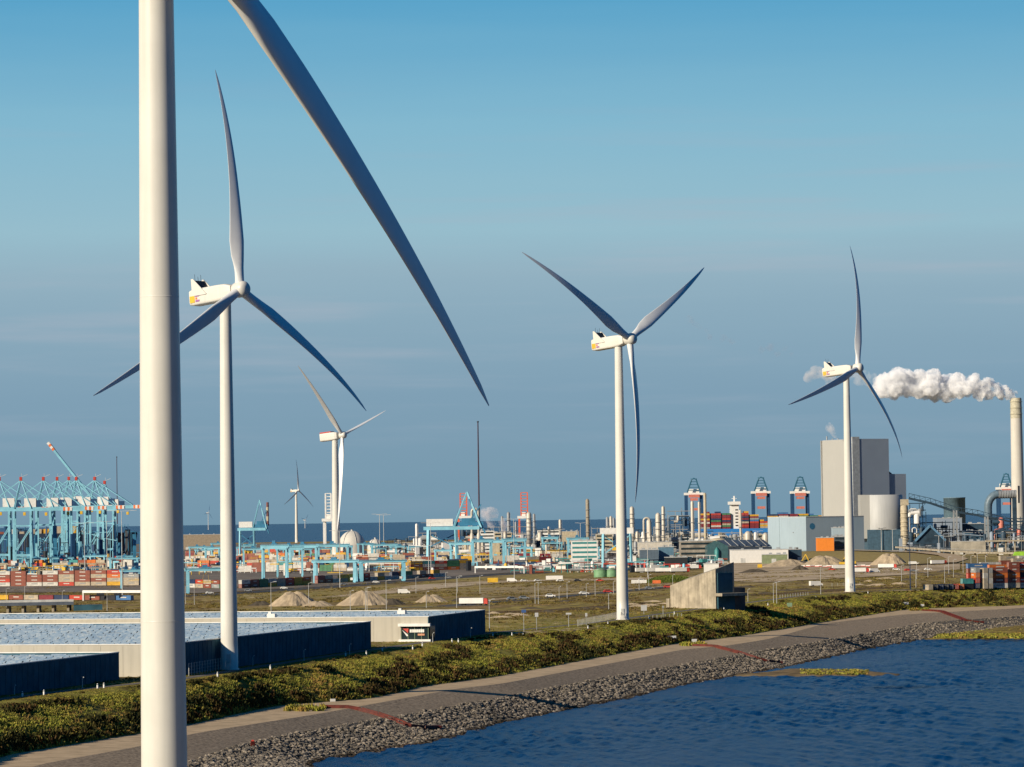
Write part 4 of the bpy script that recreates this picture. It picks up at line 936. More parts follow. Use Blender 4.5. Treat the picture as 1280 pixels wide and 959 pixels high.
# ------------------------------------------------------------------ power station
def rblock(name, mats, parent, org, lr, ll, z0, z1, off=(0,0)):
    m_ = MB(); m_.b2(off[0], off[0]+lr, off[1], off[1]+ll, z0, z1); return m_.build(name, mats, parent)
YP = 4000.; q4 = 1/pxm(YP)
pc = W(1070, 690, YP)
pz = lambda y, x=1070, Y=YP: zat(x, y, Y)-9
ps = thing('power_station', 'giant grey power station boiler house behind the right wind turbine', 'power station', (pc.x, YP, 9), ANG)
g = MB(); g.b2(0, 50, 2, 66, 0, pz(548.5)); 
g.build('boiler_house', greyclad2, ps)
g = MB(); g.b2(-1.5, 8.5, 1.3, 12, 0, pz(546)); g.build('stair_tower', mat('stair_cladding', (.40,.42,.42), .6, streak=.04), ps)
g = MB(); g.b2(-1.0, -.02, 12.1, 69, 0, pz(549.5, 1040)); g.b2(-1, 30, 66.1, 70, 0, pz(549.5,1040)); g.build('sunlit_face_slab', mat('warm_and_sunlit_cladding', (.44,.43,.39), .6, var=.02, scale=.02, streak=.04), ps)  # slab over the sunward face; its lighter, warmer grey paints in the sunlight
g = MB(); g.b2(50.1, 75, 4, 50, 0, pz(592, 1128)); g.build('side_block', greyclad2, ps)
g = MB(); g.prism([(50.2,8),(58,8),(58,30),(50.2,30)], pz(592,1128)+.02, [pz(586,1118),pz(591.5,1125),pz(591.5,1125),pz(586,1118)]); g.build('roof_duct', darkwall, ps)
for k in range(3): g = MB(); g.tube((3+k*2,62-k*9,pz(549.5,1040)), (3+k*2,62-k*9,pz(549.5,1040)+(5 if k == 0 else 2)), .8, n=8); g.build('roof_vent', steel, ps)
# curved bunker building in front
sl_ = W(1103, 690, 3900); r1 = 25/pxm(3900)
sb_ = thing('silo_building', 'round fronted pale silo building below the power station', 'silo', (sl_.x, 3900, 9), 0)
zt = zat(1103,619,3900)-9; zb1 = zat(1103,662,3900)-9
g = MB(); g.lathe((2,8,zb1), [(r1,0),(r1,zt-zb1),(r1-.4,zt-zb1+.3)], 48); g.build('drum', mat('silo_grey', (.46,.46,.44), .5, var=.03, scale=.03, streak=.12), sb_)
g = MB(); g.b2(-r1+5, r1*.85, -13, 24, 0, zb1-.01); g.build('base', mat('base_blue', (.06,.12,.17), .6, streak=.2), sb_)
g = MB(); g.b2(-r1-2, -r1+11, -8, 20, zb1-10, zt+.5); g.build('flat_panel', mat('warm_and_sunlit_cladding', (.44,.42,.37)), sb_)
# column with bulb top and cluster of process drums
def silo_tower(px, Y, ytop, ybase, wpx, label, bands=8, mt=None):
    r_ = wpx/2/pxm(Y); root = thing('silo_tower', label, 'tower', (gx(px, Y), Y, 9)); zt = zat(px, ytop, Y)-9; 
    g = MB(); g.lathe((0,0,0), [(r_,0),(r_,zt-1.5*r_),(r_*.85,zt-1.0*r_)], 24); g.build('shaft', mt or tan, root)
    for k in range(bands): g = MB(); z_ = zt*(.15+.7*k/bands); g.lathe((0,0,z_), [(r_+.1,0),(r_+.5,.1),(r_+.5,1.0),(r_+.1,1.1)], 24); g.build('ring_platform', mt or tan, root)
    g = MB(); g.b2(-r_*.9, r_*1.1, -r_*.7, r_*.7, zt-1.0*r_, zt+.6*r_); g.build('head_house', mt or tan, root)
    return root
silo_tower(1131, 3850, 627, 680, 9.5, 'cream ribbed tower at the foot of the conveyor')
def process_block(name, label, cat, x0, x1, ytop, ybase, Y, seed, mats_, dens=1., depth=30, drums=6, floors=5):
    r_ = random.Random(seed); cx = (x0+x1)/2; root = thing(name, label, cat, (gx(cx, Y), Y, 9)); w_ = (x1-x0)/pxm(Y); z1 = zat(cx, ytop, Y)-9; z0 = 0
    fr = MB(); nx = max(2, int(w_/7)); 
    for i in range(nx+1):
        xx = -w_/2+w_*i/nx
        for yy in (0, depth): fr.bar((xx,yy,z0), (xx,yy,z1*r_.uniform(.75,1)), .7)
    for k in range(1, floors+1):
        zz = z1*k/floors*.92
        for yy in (0, depth): fr.bar((-w_/2,yy,zz), (w_/2,yy,zz), .6, .8)
        fr.b2(-w_/2, w_/2, 1, depth-1, zz-.5, zz-.2)
    for i in range(nx): 
        if r_.random() < .5: k = r_.randint(0, floors-1); a = -w_/2+w_*i/nx; fr.bar((a,-.2,z1*k/floors*.92), (a+w_/nx,-.2,z1*(k+1)/floors*.92), .4)
    fr.build('frame', mats_[0], root)
    for i in range(drums):
        d = MB(); rr = r_.uniform(1.2, 3.6); xx = r_.uniform(-w_/2+rr, w_/2-rr); zz = r_.uniform(rr, z1*.85)
        if r_.random() < .5: d.tube((xx-rr*2,-1.5-rr*.3,zz), (xx+rr*2,-1.5-rr*.3,zz), rr, n=14)
        else: d.lathe((xx,-2,0), [(rr,zz-rr*2 if zz > rr*2 else 0),(rr,zz+rr),(rr*.7,zz+rr*1.5),(rr*.1,zz+rr*1.7)], 14)
        d.build('vessel', r_.choice(mats_[1:]), root)
    for i in range(max(2, drums//2)):
        p = MB(); zz = r_.uniform(2, z1*.8); a = r_.uniform(-w_/2, 0); b = r_.uniform(0, w_/2); t_ = r_.uniform(3, z1*.3)
        p.path([(a,-1,0),(a,-1,zz),(a+1.5,-1,zz+1.2),(b-1.5,-1,zz+1.2),(b,-1,zz),(b,-1,max(0,zz-t_))], r_.uniform(.35,.8), 6); p.build('pipe', r_.choice(mats_[1:]), root)
    return root
dkblue = mat('dark_blue_steel', (.025,.055,.085), .6, var=.3, scale=.1)
pipegrey = mat('pipe_grey', (.30,.31,.31), .5, var=.2, scale=.1)
process_block('process_tower', 'dark blue stack of drums and pipes right of the cream tower', 'process plant', 1134, 1158, 624, 682, 3880, 3, [dkblue, whitep, pipegrey, dkblue], drums=14, floors=7)
process_block('process_plant', 'dense dark steelwork below the middle of the conveyor', 'process plant', 1156, 1200, 650, 684, 3900, 4, [dkblue, dkblue, pipegrey, pipegrey], drums=10, floors=4)
process_block('process_plant', 'dark steelwork and pipes by the foot of the tall chimney', 'process plant', 1236, 1284, 645, 690, 3850, 5, [dkblue, pipegrey, dkblue, salmon], drums=12, floors=5)
# blue gable frame
gf = thing('gable_frame', 'light blue pitched gable of a shed below the conveyor', 'shed', (gx(1163, 3700), 3700, 9)); k_ = 1/pxm(3700)
zz = [zat(1163, y, 3700)-9 for y in (657, 676)]
g = MB(); g.bar((-19*k_,0,zz[1]), (0,0,zz[0]), 2.2); g.bar((0,0,zz[0]), (19*k_,0,zz[1]), 2.2); g.build('gable_beam', mat('gable_blue', (.12,.25,.38), .5), gf)
g = MB(); V = [(-18*k_,1,zz[1]-1),(0,1,zz[0]-2),(18*k_,1,zz[1]-1),(18*k_,1,0),(-18*k_,1,0)]; g.add(V+[(a,30,c) for a,b,c in V], [(4,3,2,1,0),(5,6,7,8,9),(0,1,6,5),(1,2,7,6),(2,3,8,7),(4,0,5,9)]); g.build('shed_body', dkblue, gf)
# buildings on the right
def simple_hall(name, label, cat, x0, x1, ytop, Y, depth, mt, roof=None, extra=None, ang=0, win=0):
    root = thing(name, label, cat, (gx((x0+x1)/2, Y), Y, 9), ang); w_ = (x1-x0)/pxm(Y); z1 = zat((x0+x1)/2, ytop, Y)-9
    g = MB(); g.b2(-w_/2, w_/2, 0, depth, -.5, z1); g.build('wall', mt, root)
    g = MB(); g.b2(-w_/2-.3, w_/2+.3, -.3, depth+.3, z1, z1+.5); g.build('roof', roof or polegrey, root)
    if win:
        n = max(2, int(w_/5)); rows_n = max(1, int(z1/4))
        for r__ in range(rows_n):
            g = MB(); g.b2(-w_/2+1, w_/2-1, -.12, -.01, 1.4+r__*(z1/rows_n), 1.4+r__*(z1/rows_n)+(z1/rows_n)*.42); g.build('window_band', glass if win == 1 else teal, root)
    for k in range(max(1, int(w_/22))):
        if z1 > 5: g = MB(); xx = -w_/2+8+k*22; g.b2(xx, xx+4.2, -.14, -.01, 0, min(4.6, z1*.6)); g.build('door', polegrey if mt is not polegrey else darkmetal, root)
    for k in range(3): g = MB(); xx = (k-1)*w_*.28+random.uniform(-2,2); g.b2(xx, xx+random.uniform(1.5,4), depth*.3, depth*.3+3, z1+.5, z1+random.uniform(1.2,2.4)); g.build('roof_vent', steel, root)
    return root
simple_hall('coal_hall', 'grey block between the gable shed and the conveyor tower', 'hall', 1172, 1203, 648, 4000, 40, greyclad2)
simple_hall('dark_hall', 'large dark blue hall under the conveyor', 'hall', 1195, 1232, 655, 4050, 60, dkblue)
simple_hall('low_hall', 'low blue annex in front of the dark hall', 'hall', 1203, 1231, 664, 3900, 30, mat('annex_blue', (.04,.10,.16), .6))
tk = thing('tank', 'dark drum shaped tank rising behind the conveyor', 'tank', (gx(1194, 4300), 4300, 9)); g = MB(); r_ = 13.5/pxm(4300); zt = zat(1194,622,4300)-9
g.lathe((0,0,0), [(r_,0),(r_,zt-1),(r_+.4,zt-1),(r_+.4,zt),(r_-.3,zt+.2)], 32); g.build('drum', mat('tank_slate', (.15,.24,.30), .6, streak=.2), tk)
# conveyor
def conveyor(label, pts, Y, hpx, Y2=None):
    P = [Vector(W(a, b, (Y if Y2 is None else Y+(Y2-Y)*i/(len(pts)-1)))) for i, (a, b) in enumerate(pts)]; o_ = P[0].copy(); root = thing('conveyor', label, 'conveyor', (o_.x, o_.y, 9)); o_.z = 9; h = hpx/pxm(Y)
    for a, b in zip(P, P[1:]):
        a, b = a-o_, b-o_; g = MB(); g.bar(a, b, 4, h*.45); g.build('gallery', dkblue, root)
        t = MB(); n = max(3, int((b-a).length/6))
        for i in range(n):
            p, q = a.lerp(b, i/n), a.lerp(b, (i+1)/n); t.bar(p+Vector((0,-2.3,h*.2)), p+Vector((0,-2.3,h)), .45); t.bar(p+Vector((0,-2.3,h*.2)), q+Vector((0,-2.3,h)), .35)
        t.bar(a+Vector((0,-2.3,h)), b+Vector((0,-2.3,h)), .6); t.build('truss', dkblue, root)
    return root, P, o_
cv, P, o_ = conveyor('long dark conveyor bridge descending from the cream tower towards the chimney', [(1136,623),(1163,629),(1195,640),(1222,644),(1250,652)], 3850, 6)
def trestle(px, ytop, Y, wpx, label, mt):
    root = thing('trestle', label, 'tower', (gx(px, Y), Y, 9)); w_ = wpx/pxm(Y)/2; zt = zat(px, ytop, Y)-9
    for sx in (-1,1): g = MB(); g.bar((sx*w_,0,0), (sx*w_*.7,0,zt), .9); g.bar((sx*w_,6,0), (sx*w_*.7,6,zt), .9); g.build('leg', mt, root)
    g = MB(); n = 6
    for i in range(n): za, zb_ = zt*i/n, zt*(i+1)/n; s_ = 1 if i % 2 else -1; g.bar((s_*w_*(1-.3*i/n),-.1,za), (-s_*w_*(1-.3*(i+1)/n),-.1,zb_), .5); g.bar((-w_*(1-.3*i/n),-.1,za), (w_*(1-.3*i/n),-.1,za), .4)
    g.build('bracing', mt, root)
trestle(1195, 638, 3820, 5, 'lattice trestle under the middle of the conveyor', pipegrey)
trestle(1234, 646, 3800, 5, 'lattice trestle under the lower end of the conveyor', pipegrey)
conveyor('second conveyor bridge running level towards the right frame edge', [(1236,646),(1262,652),(1292,652)], 3780, 4)
conveyor('low conveyor in front of the chimney foot', [(1240,668),(1262,660),(1292,664)], 3760, 3.5)
# elbow duct
ed = thing('flue_duct', 'huge elbow duct curving over into a ribbed pipe beside the chimney', 'duct', (gx(1240, 3950), 3950, 9)); kk = 1/pxm(3950)
zz = lambda y: zat(1240, y, 3950)-9
pts = [(-4*kk,0,0), (-4*kk,0,zz(640))]+[((-4+13*(1-math.cos(a)))*kk, 0, zz(634)+math.sin(a)*16*kk) for a in np.linspace(0, PI/2, 7)]
g = MB(); g.path(pts, [5*kk]*len(pts), 18); g.build('elbow', mat('duct_slate', (.13,.19,.23), .45, streak=.15), ed)
for i in range(7): g = MB(); xx = (9.3+i*3.2)*kk; g.tube((xx,0,zz(618)), (xx+2.5*kk,0,zz(618.4)), 5.3*kk, 5.3*kk, 18); g.build('pipe_rib', pipegrey, ed)
g = MB(); g.tube((9*kk,0,zz(618)), (31*kk,0,zz(618.4)), 4.6*kk, n=18); g.build('pipe', pipegrey, ed)
g = MB(); g.bar((29*kk,0,0), (29*kk,0,zz(618.4)), 5*kk); g.build('downcomer', dkblue, ed)
# chimney
ch = thing('chimney', 'tall pale chimney with tan head at the right frame edge', 'chimney', (gx(1273.5, 4000), 4000, 9)); zt = zat(1272.5, 497.5, 4000)-9; zb2 = zat(1272.5,523,4000)-9
g = MB(); g.lathe((0,0,0), [(8.6,0),(7.4,zt*.35),(6.7,zb2)], 40); g.build('shaft', mat('chimney_pale', (.62,.58,.50), .7, var=.04, scale=.03, streak=.1), ch)
g = MB(); g.lathe((0,0,zb2+.01), [(6.75,0),(6.5,zt-zb2-1),(6.1,zt-zb2)], 40); g.build('head', mat('chimney_tan', (.50,.46,.34), .7), ch)
for k in range(3): g = MB(); zq = zb2+(zt-zb2)*(.2+.3*k); g.lathe((0,0,zq), [(6.6,0),(7.3,.1),(7.3,.7),(6.6,.8)], 40); g.build('ring_platform', mat('chimney_tan', (.36,.29,.19)), ch)
g = MB(); zs = zat(1272,618,4000)-9; g.b2(-1, .6, -7.9, -7.0, zs-10, zs+10); g.build('slot_window', darkmetal, ch)
# pale blue hall
hc_ = W(1008, 690, 3700); hb = thing('blue_hall', 'big pale blue hall left of the power station with emblem on its side', 'hall', (hc_.x, 3700, 9), ANG)
zt = zat(1008,646.5,3700)-9
g = MB(); g.b2(0, 75, 0, 77, 0, zt); o1 = g.build('wall', paleblue, hb)
g = MB(); g.b2(-.15,-.02, 53, 53.4, 0, zt); g.b2(-.2, -.02, .3, 77, 0, 5); g.build('base_band', mat('band_blue', (.22,.30,.33), .6), hb)
g = MB(); g.b2(0, 75.2, -.3, 77.2, zt, zt+.7); g.build('roof_edge', polegrey, hb)
g = MB(); 
V = [(8+3.4*math.cos(a), -.12, zt-10+3.4*math.sin(a)) for a in np.linspace(0, 2*PI, 24, endpoint=False)]; g.add(V, [tuple(range(24))]); g.build('round_emblem', mat('emblem_blue', (.05,.20,.34), .5), hb)
g = MB(); g.b2(-.5,-.16, 24.5, 26, 24, 25); g.build('wall_light', steel, hb)
simple_hall('site_office', 'orange clad block right of the pale blue hall', 'building', 1021.5, 1042.5, 672.5, 3400, 14, mat('orange_cladding', (.85,.25,.03), .6, var=.05))
simple_hall('grey_office', 'dark grey block with windows beside the orange block', 'building', 1043, 1057, 671, 3420, 14, mat('office_grey', (.08,.10,.12), .6), win=1)
simple_hall('sign_block', 'small pale blue block with a white panel above the grey block', 'building', 1041, 1056, 660, 3560, 14, paleblue)
# ship
YS = 5500.; sx0, sx1 = gx(868, YS), gx(1040, YS); k5 = 1/pxm(YS)
shp = thing('container_ship', 'big blue hulled container ship moored behind the refinery', 'ship', ((sx0+sx1)/2, YS, 0)); Ls = sx1-sx0; zd = zat(910, 661, YS); 
g = MB(); V = []
for zz_, ins in ((-2,10),(zd*.5,3),(zd,0)):
    V += [(-Ls/2+ins,-22,zz_),(Ls/2-ins*2-12,-22,zz_),(Ls/2-ins,0,zz_),(Ls/2-ins*2-12,22,zz_),(-Ls/2+ins,22,zz_)]
g.add(V, [(4,3,2,1,0),(10,11,12,13,14)]+[(i+5*l,(i+1)%5+5*l,(i+1)%5+5*l+5,i+5*l+5) for l in (0,1) for i in range(5)]); g.build('hull', mat('ship_blue', (.03,.20,.52), .45, var=.06), shp)
bx = gx(918.5, YS)-(sx0+sx1)/2; zb_ = zat(918, 631, YS)
g = MB(); g.b2(bx-5*k5, bx+5*k5, -16, 16, zd, zb_); g.build('bridge', whitep, shp)
g = MB(); g.b2(bx-7*k5, bx+7*k5, -20, 20, zb_+.01, zb_+5); g.build('wheelhouse', whitep, shp)
g = MB(); g.bar((bx,0,zb_+5), (bx,0,zb_+14), 2.5); g.bar((bx-4,0,zb_+10), (bx+4,0,zb_+10), .8); g.build('radar_mast', whitep, shp)
for r_i in range(6):
    g = MB(); g.b2(bx+.5*k5, bx+4*k5, -16.15, -16.01, zd+4+r_i*5, zd+6+r_i*5); g.build('window_band', darkmetal, shp)
m_ = MB(); names = list(CC); random.seed(77)
SW = [('maroon',26),('red',18),('yellow',9),('white',10),('blue',8),('navy blue',6),('grey',8),('beige',8),('green',4)]
for a, b, top in ((874,887,640),(888.5,901,638.5),(902.5,913,641),(924.5,935.5,638.5),(937,948,641),(949.5,959.5,648),(961,972,641),(973,985,640.5),(986.5,997,641.5),(998.5,1010,640.5),(1011.5,1022,641.5),(1023,1034,643)):
    xa, xb = gx(a, YS), gx(b, YS); zt_ = zat(a, top, YS); n = int((zt_-zd)/2.75)
    for k in range(n):
        col = pick(SW)
        for side in range(2):
            if side == 0 and random.random() < .3: col = pick(SW)
            xm = (xb-xa)/2; x_a = xa+side*xm; x_b = x_a+xm-.3
            if k == n-1 and random.random() < .25: continue
            m_.b2(x_a, x_b, YS-20, YS+20, zd+.3+k*2.75, zd+.2+(k+1)*2.75, names.index(col))
tag(m_.build('container_stacks', [CM[n] for n in names]), 'rows of coloured containers stacked high on the blue ship deck', 'containers', None, 'stuff')

# ------------------------------------------------------------------ halls in the middle distance
simple_hall('white_hall', 'bright white long low hall before the pale blue hall', 'hall', 914.5, 985, 687.5, 3150, 30, mat('bright_white', (.75,.73,.68), .5, var=.03))
simple_hall('green_shed', 'low green roofed shed against the white hall', 'shed', 953, 984, 693.5, 3080, 12, mat('olive_shed', (.22,.26,.14), .7))
simple_hall('dark_shed', 'dark blue shed at the right end of the white hall', 'shed', 986, 1002, 687, 3170, 20, dkblue)
dh = thing('shed_roof_hall', 'dark hall with ribbed sloping roof and teal glazed gable', 'hall', (gx(884, 3300), 3300, 9)); k3 = 1/pxm(3300)
w_ = 80*k3; g = MB(); z1, z2 = zat(900,683,3300)-9, zat(900,676,3300)-9
g.b2(0, 26*k3, 0, 40, 0, z1); g.add([(0,0,z1),(26*k3,0,z1),(13*k3,0,z2),(0,40,z1),(26*k3,40,z1),(13*k3,40,z2)], [(0,1,2),(4,3,5)]); g.build('gable_front', mat('gable_teal', (.06,.13,.14), .3), dh)
g = MB(); g.add([(13*k3,-.4,z2+.2),(26*k3,-.4,z1+.2),(82*k3,14,z1-1),(74*k3,40,z2+.2),(13*k3,40,z2+.3)], [(0,1,2,3,4)]); g.add([(26*k3,0,z1),(26*k3,0,0),(82*k3,14,0),(82*k3,14,z1-1.2)], [(0,1,2,3)]); g.build('roof', mat('slate_roof', (.06,.08,.11), .6), dh)
for k in range(6): 
    g = MB(); xx = 22+k*9; g.bar(((xx)*k3,1+k*2,z2-.2+.5), ((xx+8)*k3,-.2+k*2.4,z1+.2), 1.1, .4); g.build('roof_rib', polegrey, dh)
g = MB(); g.lathe((12*k3,-.6,0), [(2.4,z1*.1),(2.4,z1*.75),(.2,z1*.95)], 12); g.build('teal_panel', teal, dh)
dm = thing('storage_dome', 'flat cream dome just behind the teal gabled hall', 'dome', (gx(898, 3600), 3600, 9)); g = MB(); g.lathe((0,0,0), [(9,0),(9,zat(898,677,3600)-9),(8,zat(898,674.5,3600)-9),(5,zat(898,673,3600)-9),(.3,zat(898,672.5,3600)-9)], 28); g.build('shell', tan, dm)
simple_hall('beige_works', 'beige open fronted works building left of the teal gabled hall', 'building', 850, 893, 676.5, 3350, 20, mat('works_beige', (.34,.30,.24), .8, var=.3, scale=.1), win=1)
simple_hall('cream_hall', 'low cream hall right of the middle turbine tower', 'hall', 798, 840, 678, 3450, 18, mat('hall_cream', (.62,.57,.47), .6))
simple_hall('blue_box_hall', 'dark blue box hall right of the middle turbine tower', 'hall', 800, 823, 687.5, 3050, 18, mat('box_slate', (.10,.14,.18), .6))
simple_hall('blue_box_hall', 'steel blue hall joined to the dark blue box hall', 'hall', 823.5, 842, 684, 3070, 18, mat('box_blue', (.10,.20,.28), .6))
simple_hall('black_box', 'black long shed in front of the beige works', 'shed', 831, 859, 697, 2850, 10, mat('box_black', (.02,.025,.03), .7))
simple_hall('striped_office', 'white office with green window bands behind the portal cranes', 'office', 714, 747, 676, 3250, 16, whitep, win=2)
simple_hall('small_gatehouse', 'white little gatehouse with black doorway right of the turbine tower', 'gatehouse', 787, 795, 695, 2900, 6, whitep)
simple_hall('long_wall_hall', 'long beige wall hall below the conveyor trestles', 'wall', 1190, 1232, 677, 3500, 10, mat('works_beige2', (.42,.38,.30), .8, var=.2, scale=.1))
simple_hall('site_cabin', 'cream site cabin on the ground left of the bunker top', 'cabin', 880, 898, 705, 2600, 8, whitep)
simple_hall('dune_bank', 'long beige sea wall beyond the left cranes', 'wall', 226, 276, 668.5, 5600, 30, mat('seawall', (.30,.24,.17), .9))
simple_hall('refinery_shed', 'long tan shed at the foot of the refinery columns', 'shed', 702, 724, 664.5, 4700, 20, tan)
for i, (a, b, y_, Y, mt, lb) in enumerate(((600,618,664,4200,whitep,'white low building below the steam cloud'),(618,640,666,4300,tan,'tan low building right of the steam cloud'),(672,700,663,4600,whitep,'row of pale buildings on the far shore before the sea'),(745,766,668,4300,tan,'tan building left of the middle turbine tower'),(843,866,668,4200,whitep,'pale building below the refinery rack'),(930,965,668,4300,tan,'tan building below the ship hull'))):
    simple_hall('works_building', lb, 'building', a, b, y_, Y, 16, mt, win=1)
# domes and tanks
def dome(px, Y, wpx, ytop, label):
    root = thing('storage_dome', label, 'dome', (gx(px, Y), Y, 9)); r_ = wpx/2/pxm(Y); zt = zat(px, ytop, Y)-9; zs = zt*.35
    g = MB(); g.lathe((0,0,0), [(r_,0),(r_,zs)]+[(r_*math.cos(a), zs+(zt-zs)*math.sin(a)) for a in np.linspace(.1, 1.5, 9)], 40); g.build('shell', mat('dome_white', (.66,.62,.54), .6, var=.05, scale=.05, streak=.1), root)
    g = MB(); g.lathe((0,0,zt-.3), [(1.6,0),(1.6,1.6),(.4,2.2)], 12); g.build('top_cap', steel, root)
    for a in (-2.2,-1.2): g = MB(); g.path([(math.cos(a)*(r_*math.cos(b)+.3), math.sin(a)*(r_*math.cos(b)+.3), zs+(zt-zs)*math.sin(b)+.3) for b in np.linspace(.1,1.4,7)], .3, 5); g.build('rib', steel, root)
dome(440, 4400, 34, 663.5, 'large white storage dome right of the huge turbine tower')
dome(469, 4500, 20, 673.5, 'smaller white storage dome right of the large dome')
for i, px in enumerate((750,764)):
    root = thing('tank', ['green round tank left of the middle turbine tower, outer one','green round tank touching the middle turbine tower'][i], 'tank', (gx(px, 2520), 2520, 9)); r_ = (8.3 if i == 0 else 7.5)/pxm(2520); zt = zat(px,710.5,2520)-9
    g = MB(); g.lathe((0,0,-.5), [(r_,0),(r_,zt-.6),(r_*.6,zt+.3),(.3,zt+.7)], 32); g.build('shell', mat('tank_green', (.17,.33,.16), .6, streak=.15), root)
    g = MB(); g.lathe((0,0,zt-1), [(r_+.02,0),(r_+.25,.05),(r_+.25,.3),(r_+.02,.35)], 32); g.build('rim', steel, root)

# ------------------------------------------------------------------ refinery columns
def column(px, Y, ytop, wpx, label, mt, rings=4, group='refinery columns'):
    root = thing('process_column', label, 'column', (gx(px, Y), Y, 9), 0, group); r_ = wpx/2/pxm(Y); zt = zat(px, ytop, Y)-9
    g = MB(); g.lathe((0,0,0), [(r_*1.15,0),(r_,3),(r_,zt-r_),(r_*.8,zt-r_*.45),(r_*.35,zt-.1),(.1,zt)], 18); g.build('shell', mt, root)
    for k in range(rings): g = MB(); z_ = zt*(.25+.68*k/max(1,rings)); g.lathe((0,0,z_), [(r_+.05,0),(r_+1.1,.1),(r_+1.1,.5),(r_+.05,.6)], 14); g.build('ring_platform', pipegrey, root)
    g = MB(); 
    for s_ in (-.4,.4): g.bar((r_+.6,s_,2), (r_+.6,s_,zt-1), .2)
    g.build('ladder', steel, root)
    return root
lt, dk = mat('vessel_cream', (.55,.50,.41), .45, .1, var=.12, scale=.1), pipegrey
for args in ((433.5,4700,674,3,'short cream column left end of the domes group',lt,2),(521,4100,654.5,3.4,'slender white column standing alone left of the pointed crane',whitep,2),(517.5,4150,673,2.4,'short white column beside the slender one',whitep,1),
    (628,4300,645,3,'dark capped column right of the steam cloud',dk,4),(636,4350,640,4,'grey column with dark top right of the steam cloud',dk,5),(631.5,4200,664,4.6,'stubby cream column under the steam cloud',lt,2),
    (661.5,4250,640,6.5,'thick ribbed cream column right of the orange crane',lt,7),(668,4300,642,3.2,'thin grey column behind the thick ribbed one',dk,5),(700.5,4600,649,3.6,'cream column standing before the sea',lt,3),
    (735,4200,623.5,4.6,'tallest tan stack left of the middle turbine tower',mat('stack_tan', (.34,.29,.21), .6, streak=.3),5),(759.5,4500,646,3.6,'dark capped column left of the middle turbine, left one',dk,3),(764,4500,645,3.6,'dark capped column left of the middle turbine, right one',lt,3),(767.5,4500,647,3,'small column against the middle turbine tower',dk,2),
    (790.5,4100,633,5.4,'ribbed cream column just right of the middle turbine tower',lt,7),(796.5,4100,664,4.6,'stubby cream column at the foot of the ribbed one',lt,1),(811.5,4150,649,6,'pair of pale vessels right of the pipe loop',lt,2),(823,4100,641,6.5,'broad cream column with ring platforms left of the rack',lt,4),
    (829.5,4120,632.5,4.2,'tall grey column against the refinery rack',lt,6),(866,3900,626,4,'cream column in front of the leftmost dark crane, left',lt,2),(874.5,3900,627,3,'cream column in front of the leftmost dark crane, right',lt,2),(882,3900,616,3.6,'tall tan stack right of the leftmost dark crane',tan,2),
    (926,4000,637,2.8,'thin cream column in front of the ship',lt,2),(935,3900,664,9,'squat cream vessel below the ship',lt,1),(957,3900,666,8,'squat silver vessel left of the pale blue hall',lt,1),(686,4600,658,2.6,'short cream column on the far shore',lt,1),(722,4600,662,2.2,'short grey column on the far shore',dk,1),(645,4400,652,2.6,'slim grey column between the two orange cranes',dk,3)):
    px, Y, yt, w_, lb, mt_, rg = args; column(px, Y, yt, w_, lb, mt_, rg)
def loop(px0, px1, Y, ytop, thick, label):
    root = thing('pipe_loop', label, 'pipe', (gx((px0+px1)/2, Y), Y, 9), 0, 'tall looped pipes'); h_ = (px1-px0)/2/pxm(Y); zt = zat(px0, ytop, Y)-9; 
    g = MB(); pts = [(-h_,0,0)]+[(-h_*math.cos(a), 0, zt-h_+h_*math.sin(a)) for a in np.linspace(0, PI, 11)]+[(h_,0,0)]; g.path(pts, thick/pxm(Y)/2, 12); g.build('pipe', lt, root)
    for sx in (-1,1): g = MB(); g.lathe((sx*h_,0,0), [(thick/pxm(Y)*.9,0),(thick/pxm(Y)*.9,zt*.45),(thick/pxm(Y)*.5,zt*.5)], 14); g.build('vessel', lt, root)
loop(590, 598.5, 4000, 636, 2.8, 'tall white upside down U pipe right of the left orange crane')
loop(805, 812.5, 4050, 647.5, 2.6, 'white upside down U pipe right of the middle turbine tower')
for args in ((520,545,664,4200,21,'tangle of grey pipework between the white column and pointed crane'),(575,612,658,4250,22,'dark pipework below the white pipe loop'),(610,660,656,4400,23,'dark pipework under the steam cloud'),(664,700,660,4500,24,'pipework right of the thick ribbed column'),
    (740,775,658,4400,25,'pipework left of the middle turbine tower'),(783,822,660,4200,26,'pipework right of the middle turbine tower'),(818,850,656,4150,27,'dense pipework below the broad cream column'),(852,892,662,4050,28,'dark pipework in front of the dark crane'),(890,925,664,4000,29,'pipework below the ship bow'),(940,968,664,3950,30,'pipework left of the pale blue hall')):
    a, b, yt, Y, sd, lb = args; process_block('pipe_rack', lb, 'pipe rack', a, b, yt, 0, Y, sd, [pipegrey if sd % 2 else dkblue, lt, pipegrey, lt, whitep, dkblue], drums=9, floors=4, depth=16)
process_block('process_rack', 'big open steel rack building with many floors in the refinery', 'rack', 835.5, 863, 634.5, 0, 4150, 50, [pipegrey, lt, dkblue, pipegrey], drums=5, floors=9, depth=24)
# masts
def mast(px, Y, ytop, label, r_=.5, mt=None, group=None, z=9):
    root = thing('mast', label, 'mast', (gx(px, Y), Y, z), 0, group); zt = zat(px, ytop, Y)-z; g = MB(); g.lathe((0,0,0), [(r_*1.6,0),(r_,zt*.3),(r_*.7,zt)], 8); g.build('pole', mt or polegrey, root)
    g = MB(); g.lathe((0,0,zt), [(r_*1.3,0),(r_*1.3,1.2),(r_*.2,2.2)], 8); g.build('mast_top', darkmetal, root)
mast(599.5, 5200, 528, 'very tall thin dark mast rising alone above the refinery', 1.25, mat('mast_dark', (.06,.03,.05), .6))
mast(147, 6000, 572, 'thin dark mast rising behind the left quay cranes', .8, mat('mast_dark', (.06,.03,.05), .6))

